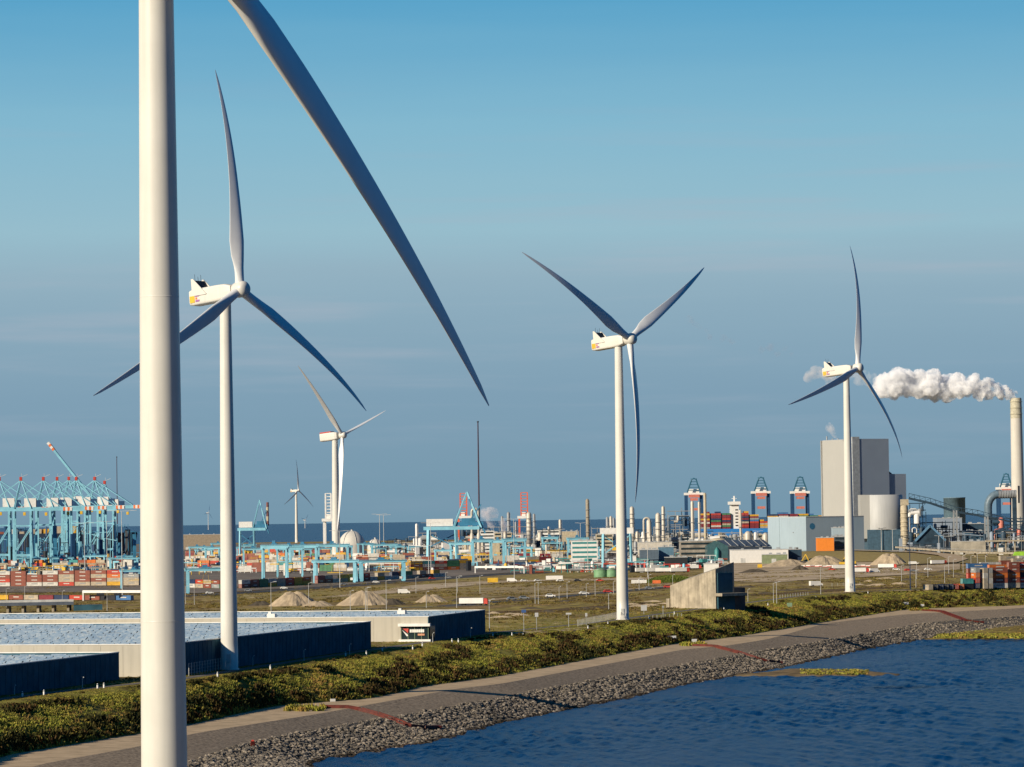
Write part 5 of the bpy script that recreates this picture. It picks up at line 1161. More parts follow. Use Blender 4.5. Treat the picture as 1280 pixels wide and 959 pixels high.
# ------------------------------------------------------------------ mass of far pipework (reads as one texture)
def clutter(name, n, x0, x1, Y0, Y1, hmax, mats_, label, seed, sz=(2,9)):
    r_ = random.Random(seed); m_ = MB()
    for i in range(n):
        Y = r_.uniform(Y0, Y1); x = gx(r_.uniform(x0, x1), Y); h = hmax*r_.random()**2.2+2; t = r_.random(); mi = r_.randrange(len(mats_)); a = r_.uniform(*sz); z0 = tz(x, Y)
        if t < .35: m_.box((x,Y,z0+h/2), (a, r_.uniform(2,8), h), r_.uniform(-.3,.5), mi)
        elif t < .55: m_.lathe((x,Y,z0), [(a*.3,0),(a*.3,h),(a*.15,h+a*.2)], 8, mi)
        elif t < .8:
            b = a*r_.uniform(1.5,4); m_.bar((x-b,Y,z0+h), (x+b,Y+r_.uniform(-4,4),z0+h*r_.uniform(.8,1.1)), .7, .7, mi)
            for s_ in (-1,-.3,.4,1): m_.bar((x+b*s_,Y,z0), (x+b*s_,Y,z0+h), .5, .5, mi)
        else: m_.tube((x-a,Y,z0+h*.4+1), (x+a,Y,z0+h*.4+1), a*.28, n=8, mi=mi)
    return tag(m_.build(name, mats_), label, 'plant', None, 'stuff')
clutter('far_plant', 1000, 480, 975, 3700, 5200, 17, [pipegrey, lt, whitep, dkblue, tan, darkmetal, pipegrey, steel], 'dense mass of low refinery pipework sheds and tanks on the far plain', 3)
clutter('far_plant', 260, 1125, 1290, 3650, 4000, 20, [dkblue, pipegrey, dkblue, darkmetal, greyclad2], 'dark mass of pipes and steelwork around the chimney foot', 4, (2,7))
clutter('yard_clutter', 420, -20, 180, 2750, 3500, 8, [cblue, cblue2, whitep, navy, yellow, darkmetal, tan], 'mass of blue and white yard machinery under the quay cranes', 6, (2,6))
clutter('yard_clutter', 380, 236, 700, 2900, 4000, 7, [cblue, whitep, yellow, darkmetal, tan, lt, navy], 'mass of yard machinery between the light blue cranes', 8, (2,6))
clutter('lot_clutter', 300, 650, 905, 2700, 3400, 5.5, [whitep, polegrey, darkmetal, dkblue, pipegrey, tan, redp, teal, CM['brown'], cblue], 'mass of parked equipment pallets and huts behind the plain', 9, (2,5))

clutter('quay_steelwork', 330, -20, 172, 3300, 3900, 44, [cblue2, navy, navy, cblue, darkmetal, cblue2], 'tangle of shaded blue steelwork between the quay crane legs', 61, (1.2,4))  # added dark blue pieces; the crane legs' shade is put into their colour
# dark ship behind the left cranes
sh2 = thing('container_ship', 'dark hulled ship lying behind the light blue quay cranes', 'ship', (gx(60, 4100), 4100, 0)); kq = 1/pxm(4100); zd2 = zat(60, 667, 4100)
g = MB(); V = []
for z_, ins in ((-2,8),(zd2,0)): V += [(-110*kq+ins,-20,z_),(95*kq-ins*2-10,-20,z_),(112*kq-ins,0,z_),(95*kq-ins*2-10,20,z_),(-110*kq+ins,20,z_)]
g.add(V, [(4,3,2,1,0),(5,6,7,8,9)]+[(i,(i+1)%5,(i+1)%5+5,i+5) for i in range(5)]); g.build('hull', mat('ship_dark', (.015,.03,.06), .5), sh2)
for i in range(9): g = MB(); a = (-78+i*15)*kq; hh = random.choice((5.6,8.4,2.8)); g.b2(a, a+12.5*kq, -17, 17, zd2+.1, zd2+hh); g.build('deck_load', CM[random.choice(('beige','white','yellow','brown'))], sh2)

# ------------------------------------------------------------------ vehicles
def make_truck():
    t = thing('truck', 'x', 'truck')
    g = MB(); g.b2(-6.6, 6.2, -1.2, 1.2, 1.1, 3.9); g.build('trailer', whitep, t)
    g = MB(); g.b2(6.5, 8.5, -1.2, 1.2, .8, 3.2); g.b2(6.5, 8.1, -1.1, 1.1, 3.2, 3.7); g.build('cab', redp, t)
    g = MB(); g.b2(8.51, 8.55, -1.0, 1.0, 2.0, 2.9); g.build('windscreen', glass, t)
    g = MB(); g.b2(-6.4, 7.8, -.5, .5, .7, 1.05); g.build('chassis', darkmetal, t)
    for xx in (-5.2,-3.9,4.6,7.4):
        for yy in (-1.1,1.1): g = MB(); g.tube((xx,yy-.16,.5),(xx,yy+.16,.5),.5,n=12); g.build('wheel', black, t)
    return t
def make_car(paint):
    t = thing('parked_car', 'x', 'car')
    g = MB(); g.add([(x,y,z) for y in (-.86,.86) for x,z in ((-2.1,.35),(2.1,.35),(2.15,.75),(1.2,.9),(.6,1.42),(-1.2,1.45),(-1.9,.95),(-2.15,.8))], [(7,6,5,4,3,2,1,0),(8,9,10,11,12,13,14,15)]+[(i,(i+1)%8,8+(i+1)%8,8+i) for i in range(8)]); g.build('body', paint, t)
    for yy in (-.875,.875): g = MB(); g.b2(-1.3,.75,min(yy,yy*.985),max(yy,yy*.985),.95,1.32); g.build('side_window', glass, t)
    for xx in (-1.3,1.3):
        for yy in (-.8,.8): g = MB(); g.tube((xx,yy-.12,.32),(xx,yy+.12,.32),.32,n=12); g.build('wheel', black, t)
    return t
def make_van(): 
    t = thing('van', 'x', 'van'); g = MB(); g.add([(x,y,z) for y in (-1,1) for x,z in ((-2.9,.4),(2.9,.4),(2.9,1.1),(2.0,1.4),(1.5,2.3),(-2.9,2.35))], [(5,4,3,2,1,0),(6,7,8,9,10,11)]+[(i,(i+1)%6,6+(i+1)%6,6+i) for i in range(6)]); g.build('body', whitep, t)
    g = MB(); g.add([(2.05,-.9,1.42),(2.05,.9,1.42),(1.56,.9,2.2),(1.56,-.9,2.2)], [(0,1,2,3)]); g.build('windscreen', glass, t)
    for xx in (-1.8,1.9):
        for yy in (-.92,.92): g = MB(); g.tube((xx,yy-.13,.36),(xx,yy+.13,.36),.36,n=12); g.build('wheel', black, t)
    return t
truck = make_truck(); used_t = False; random.seed(9); uses = {}
def put(proto, x, y, label, group, rz=None, sc=1, z=None):
    if z is None: p = G(x, y)
    else: p = Gz(x, y, z)
    rz = random.uniform(-.3,.5) if rz is None else rz
    if proto.name not in uses: uses[proto.name] = 1; proto.location = p; proto.rotation_euler = (0,0,rz); proto.scale = (sc,)*3; tag(proto, label, None, group); return proto
    return copy_tree(proto, loc=p, rz=rz, scale=sc, label=label, group=group)
for r_i, (y_, a, b, n) in enumerate(((713.5,655,742,6),(711,690,742,4),(716,800,858,4),(708.5,702,745,3),(712,820,880,3))):
    for i in range(n):
        put(truck, a+(b-a)*(i+.5*random.random())/n, y_, f"white trailer truck, {ORD[i]} from left in {['front row left of green tanks','second row left of green tanks','row right of middle tower','rear row left of green tanks','rear row by black shed'][r_i]}", 'parked trucks')
for i, (x, y, lb) in enumerate(((1108,711,'white trailer truck on pale track right of the excavators'),(1072,716.5,'white trailer truck on sandy track by the right turbine tower'),(1172,706,'white trailer truck below the curved embankment'),(590,757,'white trailer truck on the pale road beyond the glazed sign corner'),(1050,712,'white trailer truck beside the excavators'))):
    put(truck, x, y, lb, 'parked trucks', sc=.85)
cars = [make_car(whitep), make_car(mat('car_silver', (.35,.37,.38), .35, .4)), make_car(mat('car_dark', (.03,.035,.045), .35)), make_car(redp)]
cn = ['white','silver','dark','red']
spots = [('on the thin road crossing the plain', [(x, 753.5-(x-600)*.078) for x in (606,640,655,688,730,760,812,835)]), ('on the dark road before the containers', [(x, 745-(x-225)*.066) for x in (262,310,355,430,470,540,560)]),
 ('on the sandy track left of the bunker', [(x, 727) for x in (655,672,700,722,750,802,815,828)]), ('by the building site', [(x, 713+(i%3)) for i, x in enumerate((1040,1062,1085,1120,1135,1142,1160))])]
for pl, L_ in spots:
    for i, (x, y) in enumerate(L_): k = random.randrange(4); put(cars[k], x, y, f"small {cn[k]} car, {ORD[i]} from left {pl}", 'small cars about the plain', rz=random.uniform(-.1,.4), sc=1.15)
for k, c in enumerate(cars):
    if c.name not in uses: put(c, 700+20*k, 751-k, f"small {cn[k]} car alone on the plain before the pale track", 'small cars about the plain')
van = make_van()
for x, y, lb in ((640,727.5,'white van at the left end of the sandy track'),(1093,716,'white van right of the right turbine tower'),(505,742.5,'white van near the last sand heap'),(1142,706.5,'white van on the road before the curved embankment'),(1020,733,'white van on the plain left of the right turbine')): put(van, x, y, lb, 'white vans', rz=random.uniform(-.2,.4), sc=1.2)
def box_unit(name, label, cat, x, y, wpx, hpx, mt, d=3, strip=None):
    p = G(x, y); w_ = wpx/pxm(p.y); h_ = hpx/pxm(p.y); root = thing(name, label, cat, p); g = MB(); g.b2(-w_/2, w_/2, 0, d, .3, h_); g.build('body', mt, root)
    g = MB(); n = max(3, int(w_/.8)); 
    for i in range(n): xx = -w_/2+(i+.5)*w_/n; g.b2(xx-.1, xx+.1, -.07, -.01, .5, h_-.3)
    g.build('side_rib', mt, root)
    for sx in (-1,1): g = MB(); g.b2(min(sx*w_*.45, sx*w_*.35), max(sx*w_*.45, sx*w_*.35), .2, d-.2, -.1, .29); g.build('foot', darkmetal, root)
box_unit('skip_container', 'bright yellow closed skip standing alone on the sandy track', 'container', 616, 728.5, 13, 6, yellow)
box_unit('skip_container', 'yellow skip by the dark mounds left of the building site', 'container', 950, 710, 5.5, 4.5, yellow)
box_unit('site_trailer', 'long white trailer box left of the green tanks', 'trailer', 693, 725, 21, 5.2, whitep)
box_unit('site_trailer', 'cream trailer box right of the middle turbine tower', 'trailer', 799, 730, 19, 5, whitep)
box_unit('site_trailer', 'orange striped small box before the green bush', 'trailer', 821, 730, 10, 4.5, orange)
box_unit('site_trailer', 'dark teal cabin in front of the bunker doorway side', 'cabin', 1013+0*1, 706, 7, 5, mat('cabin_teal', (.05,.16,.2), .5))
def excavator(px, py, label, flip=1):
    p = G(px, py); t = thing('excavator', label, 'excavator', p, 0); t.scale = (1.5*flip,1.5,1.5)
    g = MB(); g.b2(-1.6,1.4,-1.3,1.3,1.0,2.3); g.build('body', yellow, t); g = MB(); g.b2(.1,1.5,-1.2,-.2,2.31,3.6); g.build('cab', glass, t)
    for yy in (-1.2,1.2): g = MB(); g.b2(-2,2,yy-.3,yy+.3,0,.95); g.build('track', black, t)
    g = MB(); g.bar((1.0,.3,2.0),(3.0,.3,6.2),.5); g.build('boom', yellow, t); g = MB(); g.bar((3.0,.3,6.2),(5.2,.3,2.6),.4); g.build('stick', yellow, t); g = MB(); g.prism([(4.7,-.3),(5.9,-.3),(5.9,.9),(4.7,.9)], 1.4, 2.5); g.build('bucket', darkmetal, t)
excavator(1014, 707, 'yellow excavator at the left of the building site with raised arm', -1); excavator(1066, 707, 'yellow excavator right of the turbine tower at the sand heap', -1); excavator(1053, 708, 'yellow excavator half behind the right turbine tower')
# red and white barriers of the building site
for i in range(16):
    p = G(1004+i*5.4+random.uniform(-1,1), 709+random.uniform(-.6,.6)); t = thing('barrier', f"red and white barrier, {ORD[i]} from left along the building site", 'barrier', p, random.uniform(-.4,.4), 'site barriers')
    g = MB(); g.b2(-1.7,1.7,-.3,.3,0,.75); g.build('base', redp, t); g = MB(); g.b2(-1.6,1.6,-.12,.12,.76,1.5); g.build('rail', whitep, t)

# ------------------------------------------------------------------ heaps
def heap(px, py, wpx, hpx, label, mt, seed, depth=.7, crest=.45):
    p = G(px, py); w_ = wpx/2/pxm(p.y); h_ = hpx/pxm(p.y); r_ = random.Random(seed); V = []; Fc = []; n = 40; prof = [(1.0,-.3),(.98,.02),(.82,.25),(.66,.5),(.5,.75),(.36,.95),(.15,1.03)]
    ph = [r_.uniform(0,6.3) for _ in range(6)]
    for s_, hh in prof:
        for j in range(n):
            a = 2*PI*j/n; q = s_*(1+.10*math.sin(3*a+ph[0])+.06*math.sin(7*a+ph[1])*(1-hh*.5)+.05*math.sin(11*a+ph[2]+hh*4)); sx = crest/ .36 if s_ < .4 else 1+(crest/.36-1)*max(0,(1-s_)/.64)
            V.append((w_*q*math.cos(a)*min(1,sx*1.0 if s_>.4 else sx), w_*depth*q*math.sin(a), h_*hh*(1+.08*math.sin(2*a+ph[3])+.05*math.sin(5*a+ph[4]))))
    for i in range(len(prof)-1):
        for j in range(n): Fc.append((i*n+j, i*n+(j+1)%n, (i+1)*n+(j+1)%n, (i+1)*n+j))
    V.append((0,0,h_*1.04)); Fc += [((len(prof)-1)*n+j, (len(prof)-1)*n+(j+1)%n, len(V)-1) for j in range(n)]
    m_ = MB(); m_.add(V, Fc, 0, False); return tag(m_.build('sand_heap', mt, None, p), label, 'sand heap', 'heaps of sand and earth')
heapm = mat('heap_sand', (.42,.33,.22), .95, var=.15, scale=.3, spec=.1, bump=.2); heapd = mat('heap_dark', (.09,.075,.055), .95, scale=.3, spec=.1)
heap(367, 757, 62, 15.5, 'tall grey sand heap left of the pair behind the halls', heapm, 1); heap(398, 758, 40, 6, 'low sand heap right against the tall left heap', heapm, 2)
heap(455, 756.5, 72, 16, 'widest grey sand heap in the middle behind the halls', heapm, 3); heap(490, 756, 36, 7, 'low dark streaked heap at the right end of the widest heap', heapd, 31); heap(538, 753, 42, 8.5, 'small sand heap right of the widest one', heapm, 4); heap(580, 752, 40, 4.5, 'flat dark earth heap left of the plain road start', heapd, 5)
heap(1113, 706, 46, 12.5, 'pale sand heap right of the excavators', heapm, 6); heap(1030, 707, 60, 11, 'broad sand bank behind the excavators', heapm, 7); heap(986, 708, 70, 8, 'low sand bank left of the excavators', heapm, 8)
heap(1000, 713, 24, 5.5, 'dark earth heap between pale tracks', heapd, 9); heap(944, 716, 40, 4, 'flat dark earth heap right of the bunker top', heapd, 10); heap(326, 757, 30, 5, 'dark low heap left of the tall sand heap', heapd, 12)
heap(1160, 701, 50, 6, 'grassy sand rise below the curved embankment', heapm, 14)
random.seed(51)
where_ = ['beyond the glazed sign corner','left of the middle turbine tower','right of the middle turbine tower','between bunker and right turbine','behind the right turbine','before the right hand yard']
for i in range(30):
    zone = i % 6; x_ = [(616,660),(662,765),(785,838),(925,1040),(1068,1130),(1130,1205)][zone]; px = x_[0]+(x_[1]-x_[0])*((i//6)+.5*random.random())/5; py = random.uniform(*[(758,776),(750,770),(746,760),(728,745),(722,733),(714,728)][zone])
    heap(px, py, random.uniform(14,34), random.uniform(1.2,2.6), f"low {'dark' if i % 2 else 'pale'} earth ridge, {ORD[i//6]} from left {where_[zone]}", heapd if i % 2 else heapm, 100+i, depth=.35)
# green bush hill
p = G(839, 728); hb_ = G(839,728)
r_ = random.Random(2); bp = []
for i in range(1500):
    a, q = r_.uniform(0, 2*PI), r_.random()**.5; bp.append((p.x+15*q*math.cos(a), p.y+25*q*math.sin(a), p.z+3.2*(1-q*q)-.3))
root = thing('bush', 'low wide green bush beside the sandy track left of the bunker', 'bush', p)
o = scatter('foliage', bv, bf, np.array(bp)-np.array(p)[None], .7+.5*rng.random(1500), rng.random(1500)*6.3, veg_mat('bush_green', [(.07,.10,.02), (.14,.17,.03), (.10,.13,.03)])); o.parent = root

# ------------------------------------------------------------------ overpass at the left, elevated road at the right
def overpass(name, label, A, B, z_top, w_, thick, npil, matd):
    root = thing(name, label, 'bridge', (A.x, A.y, 9)); a = Vector((0,0,z_top-9)); b = Vector((B.x-A.x, B.y-A.y, z_top-9)); d = (b-a).normalized(); n = Vector((-d.y,d.x,0))
    g = MB(); g.bar(a, b, w_, thick); g.build('deck', matd, root)
    for s_ in (-1,1): g = MB(); g.bar(a+n*s_*(w_/2-.2)+Vector((0,0,thick/2+.45)), b+n*s_*(w_/2-.2)+Vector((0,0,thick/2+.45)), .25, .9); g.build('parapet', polegrey, root)
    for i in range(npil):
        q = a.lerp(b, (i+.7)/npil); g = MB(); g.bar(q+Vector((0,0,-q.z-.5)), q+Vector((0,0,-thick/2)), 1.2, w_*.7); g.build('pier', concrete, root)
    g = MB(); g.bar(b+Vector((0,0,-q.z/2-.6)), b+d*14+Vector((0,0,-q.z/2-.6)), w_*1.1, q.z-1); g.build('abutment', darkwall, root)
    return root
A = Gz(-40, 755.5, 15.2); B = Gz(92, 753.2, 15.2)
overpass('overpass', 'dark low road bridge at the left frame edge behind the halls', A, B, 15, 12, 1.6, 7, mat('deck_slate', (.10,.12,.15), .7))
def embank(name, pix, z_top, wtop, mt, label):
    P = [Vector(W(a, b, D)) for a, b, D in pix]; V = []; Fc = []
    for i, p in enumerate(P):
        d = (P[min(i+1,len(P)-1)]-P[max(i-1,0)]); d.z = 0; d.normalize(); n = Vector((-d.y,d.x,0)); z0 = tz(p.x,p.y)-.3
        for s_, z_ in ((-2.2,z0),(-.5,p.z),(.5,p.z),(2.2,z0)): q = p+n*(wtop*s_); V.append((q.x,q.y,z_))
    for i in range(len(P)-1):
        for j in range(3): Fc.append((i*4+j, i*4+4+j, i*4+5+j, i*4+j+1))
    m_ = MB(); m_.add(V, Fc, 0, True); return tag(m_.build(name, mt), label, None, None, 'structure')
embank('embankment', [(985,689.5,3300),(1060,688.5,3200),(1110,690,3050),(1150,691,2950),(1185,695,2750),(1195,700,2600),(1180,704,2500)], 0, 18, mat('embank_grass', (.26,.20,.08), .95, spec=.1), 'raised curved road embankment before the power station')
def toproad(pix, w_):
    P = [Vector(W(a, b, D)) for a, b, D in pix]; V = []; Fc = []
    for i, p in enumerate(P):
        d = (P[min(i+1,len(P)-1)]-P[max(i-1,0)]); d.z = 0; d.normalize(); n = Vector((-d.y,d.x,0))
        for s_ in (-.5,.5): q = p+n*(w_*s_); V.append((q.x,q.y,p.z+.25))
    for i in range(len(P)-1): Fc.append((i*2+1, i*2, i*2+2, i*2+3))
    m_ = MB(); m_.add(V, Fc); return tag(m_.build('embankment_road', pathm), 'pale curved road on the raised embankment', None, None, 'structure')
toproad(((985,688.5,3300),(1060,687.5,3200),(1110,689,3050),(1150,690,2950),(1185,694,2750),(1197,699,2620),(1182,703.5,2500)), 16)
def viaduct(label, pts, Y0, Y1, w_, npx):
    P = [Vector(W(a, b, Y0+(Y1-Y0)*i/(len(pts)-1))) for i, (a, b) in enumerate(pts)]; root = thing('viaduct', label, 'bridge', (P[0].x, P[0].y, 9)); o_ = Vector((P[0].x, P[0].y, 9))
    for a, b in zip(P, P[1:]):
        g = MB(); g.bar(a-o_, b-o_, w_, 1.5); g.build('deck', concrete, root)
        g = MB(); n = 14
        for s_ in range(n): q = (a-o_).lerp(b-o_, s_/n); g.bar(q+Vector((0,-w_/2,.7)), q+Vector((0,-w_/2,2.2)), .2)
        g.bar(a-o_+Vector((0,-w_/2,2.2)), b-o_+Vector((0,-w_/2,2.2)), .18); g.build('railing', steel, root)
        for k in range(npx): q = (a-o_).lerp(b-o_, (k+.5)/npx); g = MB(); g.bar(Vector((q.x,q.y,-.5)), q+Vector((0,0,-.76)), 1.1, w_*.5); g.build('pier', concrete, root)
viaduct('long concrete viaduct passing in front of the conveyor and dark halls', [(1125,684),(1185,688.5),(1240,691),(1300,692)], 3300, 2950, 10, 4)
viaduct('short higher viaduct deck before the chimney foot', [(1232,676.5),(1262,676),(1300,675.5)], 3480, 3480, 8, 3)
box_unit('wall_sign', 'white upright panel before the short viaduct right of the beige wall hall', 'sign', 1251, 694, 6.5, 0.1+9, whitep, .4)
# yellow lime banner pile at right edge
cp = G(1277, 724)
t = thing('tarpaulin', 'bright lime green cover draped over the top crates at right edge', 'cover', (cp.x+3, cp.y+12, 15)); g = MB(); zt = zat(1275, 689, cp.y+12)-15
V = [(-6,0,zt-3.5),(8,0,zt-3.5),(8,4,zt-3.5),(-6,4,zt-3.5),(-4.5,.6,zt-.4),(7,.6,zt),(7,3.4,zt),(-4.5,3.4,zt-.4)]; g.add(V, [(3,2,1,0),(4,5,6,7),(0,1,5,4),(1,2,6,5),(2,3,7,6),(3,0,4,7)]); g.build('cover_sheet', mat('lime', (.30,.55,.04), .5), t); g = MB(); g.b2(-5,7,.8,3.2,-.3,zt-3.6); g.build('crate_stack', CM['beige'], t)

# ------------------------------------------------------------------ lamp posts, masts, posts
def lamp(px, py, hpx, label, group, heads=2, r_=.14, thick=1.0):
    p = G(px, py); h_ = hpx/pxm(p.y); t = thing('lamp_post', label, 'lamp post', p, 0, group); k = max(r_, .28/pxm(p.y)*thick)
    g = MB(); g.lathe((0,0,0), [(k*1.5,-.3),(k*1.2,h_*.2),(k*.8,h_)], 7); g.build('pole', polegrey, t)
    for s_ in ((-1,1) if heads == 2 else (1,)): g = MB(); g.bar((0,0,h_-.1), (s_*h_*.10,0,h_+.12), k*.9); g.build('lamp_arm', polegrey, t); g = MB(); g.b2(min(s_*h_*.08,s_*h_*.18), max(s_*h_*.08,s_*h_*.18), -.25, .25, h_+.13, h_+.13+max(.22,k)); g.build('lamp_head', polegrey, t)
TM = [(153,745,106),(134,722,70),(106,720,66),(425,735,71),(539,722,68),(536,722,40),(643,724,75),(480,696,52),(475,697,54),(735,715,40),(700,700,38),(726,690,36),(1138,737,54),(948,700,36),(810,722,42),(866,700,35),(1087,690,30),(1102,690,30),(1093,690,26),(1116,690,28),(1174,700,30)]
TM.sort()
for i, (x, y, h) in enumerate(TM): lamp(x, y, h, f"tall light mast, {ORD[i]} tall mast from left across the terminal and plain", 'tall light masts', 2, .22, 1.3)
SL2 = [(8,760,24),(31,757,24),(78,757,18),(134,765,26),(232,755,22),(243,756,21),(339,768,40),(386,757,28),(438,765,26),(457,765,30),(459,765,30),(483,762,36),(533,760,20),(557,734,18),(571,760,39),(612,790,40),(669,755,26),(673,755,26),(699,749,15),(709,748,20),(733,746,16),(744,745,20),(767,742,15),(799,738,16),(811,737,18),(841,735,16),(761,762,20),(967,754,25),(971,755,27),(926,752,14),(935,752,15),(1026,743,34),(1127,727,20),(1146,724,20),(1160,722,24),(1186,718,22),(1192,722,22),(1204,716,22),(1214,715,20),(1222,714,22),(1232,712,18),(1181,730,22),(1145,735,22),(1210,727,18),(600,742,22),(520,742,20),(572,741,18)]
SL2.sort()
for i, (x, y, h) in enumerate(SL2): lamp(x, y, h, f"slim lamp post, {ORD[i] if i < len(ORD) else 'number '+str(i+1)} from left among those on the open plain", 'slim lamp posts on the plain', 1, .10, .8)
for i, (x, y, h) in enumerate(((18,869,11),(103,860,12),(316,833,12),(380,826,13),(437,818,12),(541,803,11),(588,798,12),(700,782,0))):
    if h: lamp(x, y, h, f"short hooked lamp beside the dark hall walls, {ORD[i]} from left on the crest road", 'short hooked lamps on the crest road', 1, .09, 1.2)
bl = [(28,871),(55,869),(122,861),(130,860),(272,846),(338,837),(432,820),(458,819),(478,813.5),(516,812),(528,808),(565,803),(573,803),(616,795),(640,795),(654,796),(735,786),(760,781),(812,775),(843,768),(905,763),(960,757),(1020,749),(1085,742)]
for i, (x, y) in enumerate(bl):
    p = G(x, y); t = thing('marker_post', f"small white marker post, {ORD[i]} from left beside the crest road", 'marker post', p, 0, 'white marker posts on the dike'); g = MB(); g.lathe((0,0,-.2), [(.22,0),(.22,1.25),(.1,1.4)], 8); g.build('post', whitep, t); g = MB(); g.lathe((0,0,.85), [(.225,0),(.235,.02),(.235,.18),(.225,.2)], 8); g.build('reflector_band', darkmetal, t)
def signp(px, py, h_, label, col, w_=1.6, hh=1.0):
    p = G(px, py); t = thing('road_sign', label, 'sign', p, .3); g = MB()
    g.bar((0,.1,-.2),(0,.1,h_),.14); g.build('post', polegrey, t); g = MB(); g.b2(-w_/2,w_/2,-.05,.02,h_-hh,h_); g.build('panel', col, t)
signp(655,790,7.5,'tall post with small blue sign on the track left of the middle turbine', mat('sign_blue', (.10,.2,.45), .5)); signp(671,788,6,'white box on a post left of the middle turbine', whitep, 1.2, 1.4); signp(711,784,5.0,'white hooked sign post left of the middle turbine', whitep, 2.0, .6)
signp(733,782,4.4,'narrow white sign near the turbine fence', whitep, .8, 1.2); signp(805,768,3.6,'white board right of the middle turbine base', whitep, 2.4, 2.2); signp(829,771,4.2,'small sign post left of the bunker', polegrey, .8,.8)
signp(840,800,1.5,'white oblong board standing in the grass above the path', whitep, 3.2, .9); signp(868,805,1.8,'white square board where the rust red gutter starts', whitep, 2.0, 1.2); signp(1132,757,1.6,'white board in the grass by the far gutter', whitep, 3.0, 1.0); signp(1153,759,1.4,'small white board right of the far white board', whitep, 1.8, .9); signp(416,877.5,.8,'little white plate beside the path above the near gutter', whitep, 1.4, .7)
signp(987,760,2.2,'round topped pale green cabinet in the dike grass', mat('cab_green', (.35,.5,.3), .6), 2.4, 2.0)
def fence(px0, py0, px1, py1, h_, label, step=2.4):
    A, B = G(px0, py0), G(px1, py1); root = thing('fence', label, 'fence', A); d = B-A; n = max(2, int(d.length/step))
    for i in range(n+1): q = d*(i/n); g = MB(); g.bar(q+Vector((0,0,-.2)), q+Vector((0,0,h_)), .13); g.build('post', polegrey, root)
    g = MB()
    for k in range(4): g.bar(Vector((0,0,h_*(.2+.25*k))), d+Vector((0,0,h_*(.2+.25*k))), .035)
    g.build('wire', polegrey, root)
fence(236,845,276,838,3.2,'bare metal fence between nearest and second turbine tower'); fence(300,832,318,829,2.2,'short metal fence right of the second turbine base')
fence(722,783,772,773,2.4,'metal mesh fence left of the middle turbine base'); fence(800,775,852,771,1.4,'low white rail between middle turbine and bunker', 5); fence(975,748,1010,744,1.6,'thin fence on the plain left of the right turbine', 5); fence(1040,733,1075,731.5,1.6,'thin fence on the plain by the right turbine', 5)
# sign gantries over the road
def gantry(px0, px1, py, hpx, label):
    A, B = G(px0, py), G(px1, py); h_ = hpx/pxm(A.y); t = thing('sign_gantry', label, 'gantry', A); d = B-A
    for q in (Vector(), d): g = MB(); g.bar(q+Vector((0,0,-.2)), q+Vector((0,0,h_)), .9); g.build('post', whitep, t)
    g = MB(); g.bar(Vector((0,0,h_-.3)), d+Vector((0,0,h_-.3)), 1.1, 1.5); g.build('cross_beam', whitep, t)
    for k in (.3,.6): g = MB(); q = d*k; g.b2(q.x-2.2, q.x+2.2, q.y-.9, q.y-.65, h_-2.6, h_-1.1); g.build('sign_panel', darkmetal, t)
gantry(104, 177, 751, 12, 'white portal frame over the road left of the nearest tower'); gantry(594, 655, 717, 8.5, 'white portal frame over the road before the middle trio of cranes')

# ------------------------------------------------------------------ rust red gutters on the revetment
def zsurf(x, y): return tz(x, y)
def gutter(label, pix, w_=1.1):
    P = []
    for a, b in pix: p = G(a, b) ; P.append(Vector((p.x, p.y, tz(p.x, p.y)+.35)))
    o_ = P[0].copy(); root = thing('gutter', label, 'gutter', o_, 0, 'rust red gutters')
    Q_ = []
    for a, b in zip(P, P[1:]):
        n = max(2, int((b-a).length/3))
        for i in range(n): q = a.lerp(b, i/n); Q_.append(Vector((q.x, q.y, tz(q.x,q.y)+.35))-o_)
    Q_.append(P[-1]-o_); g1, g2, g3 = MB(), MB(), MB()
    for a, b in zip(Q_, Q_[1:]):
        d = (b-a).normalized(); n = Vector((-d.y,d.x,0)).normalized()
        g1.bar(a-Vector((0,0,.25)), b-Vector((0,0,.25)), w_*2, .15); g2.bar(a+n*w_, b+n*w_, .18, .75); g3.bar(a-n*w_, b-n*w_, .18, .75)
    g1.build('channel_floor', rustred, root); g2.build('side_rail', rustred, root); g3.build('side_rail', rustred, root)
    g = MB(); e = Q_[-1]; g.box((e.x,e.y,e.z-.1), (3.0,2.4,.9), .3); g.build('outlet_box', rustred, root)
gutter('rust red gutter nearest the camera, crossing path and rocks', [(400,885),(450,888),(470,893.5),(490,900.5),(510,908.5),(527,910.5),(543,910.5)])
gutter('middle rust red gutter below the bunker', [(868,807.5),(895,809),(925,817),(945,823.5),(958,827),(972,829)])
gutter('farthest rust red gutter by the sandy bank', [(1155,763.5),(1172,764.5),(1190,770),(1205,776),(1225,778.5)])
p = G(316, 934); t = thing('survey_marker', 'small red marker lying on the near rocks', 'marker', p+Vector((0,0,.4))); g = MB(); g.box((0,0,.4),(.9,.5,1.0),.4); g.build('body', rustred, t); g = MB(); g.b2(-.3,.3,-.2,.2,.91,1.2); g.build('cap', redp, t)
for a, b, s_ in ((385,887,1.0),(868,806.5,.9),(1150,763,.9)):
    q = G(a, b); pts_ = [(q.x+random.uniform(-5,4), q.y+random.uniform(-8,8), tz(q.x,q.y)) for _ in range(60)]
    tag(scatter('weeds', bv, bf, np.array(pts_), .5+.5*rng.random(60), rng.random(60)*6.3, MATS.get('w') or gmv), 'dark weeds around the head of a rust red gutter', 'weeds', None, 'stuff')

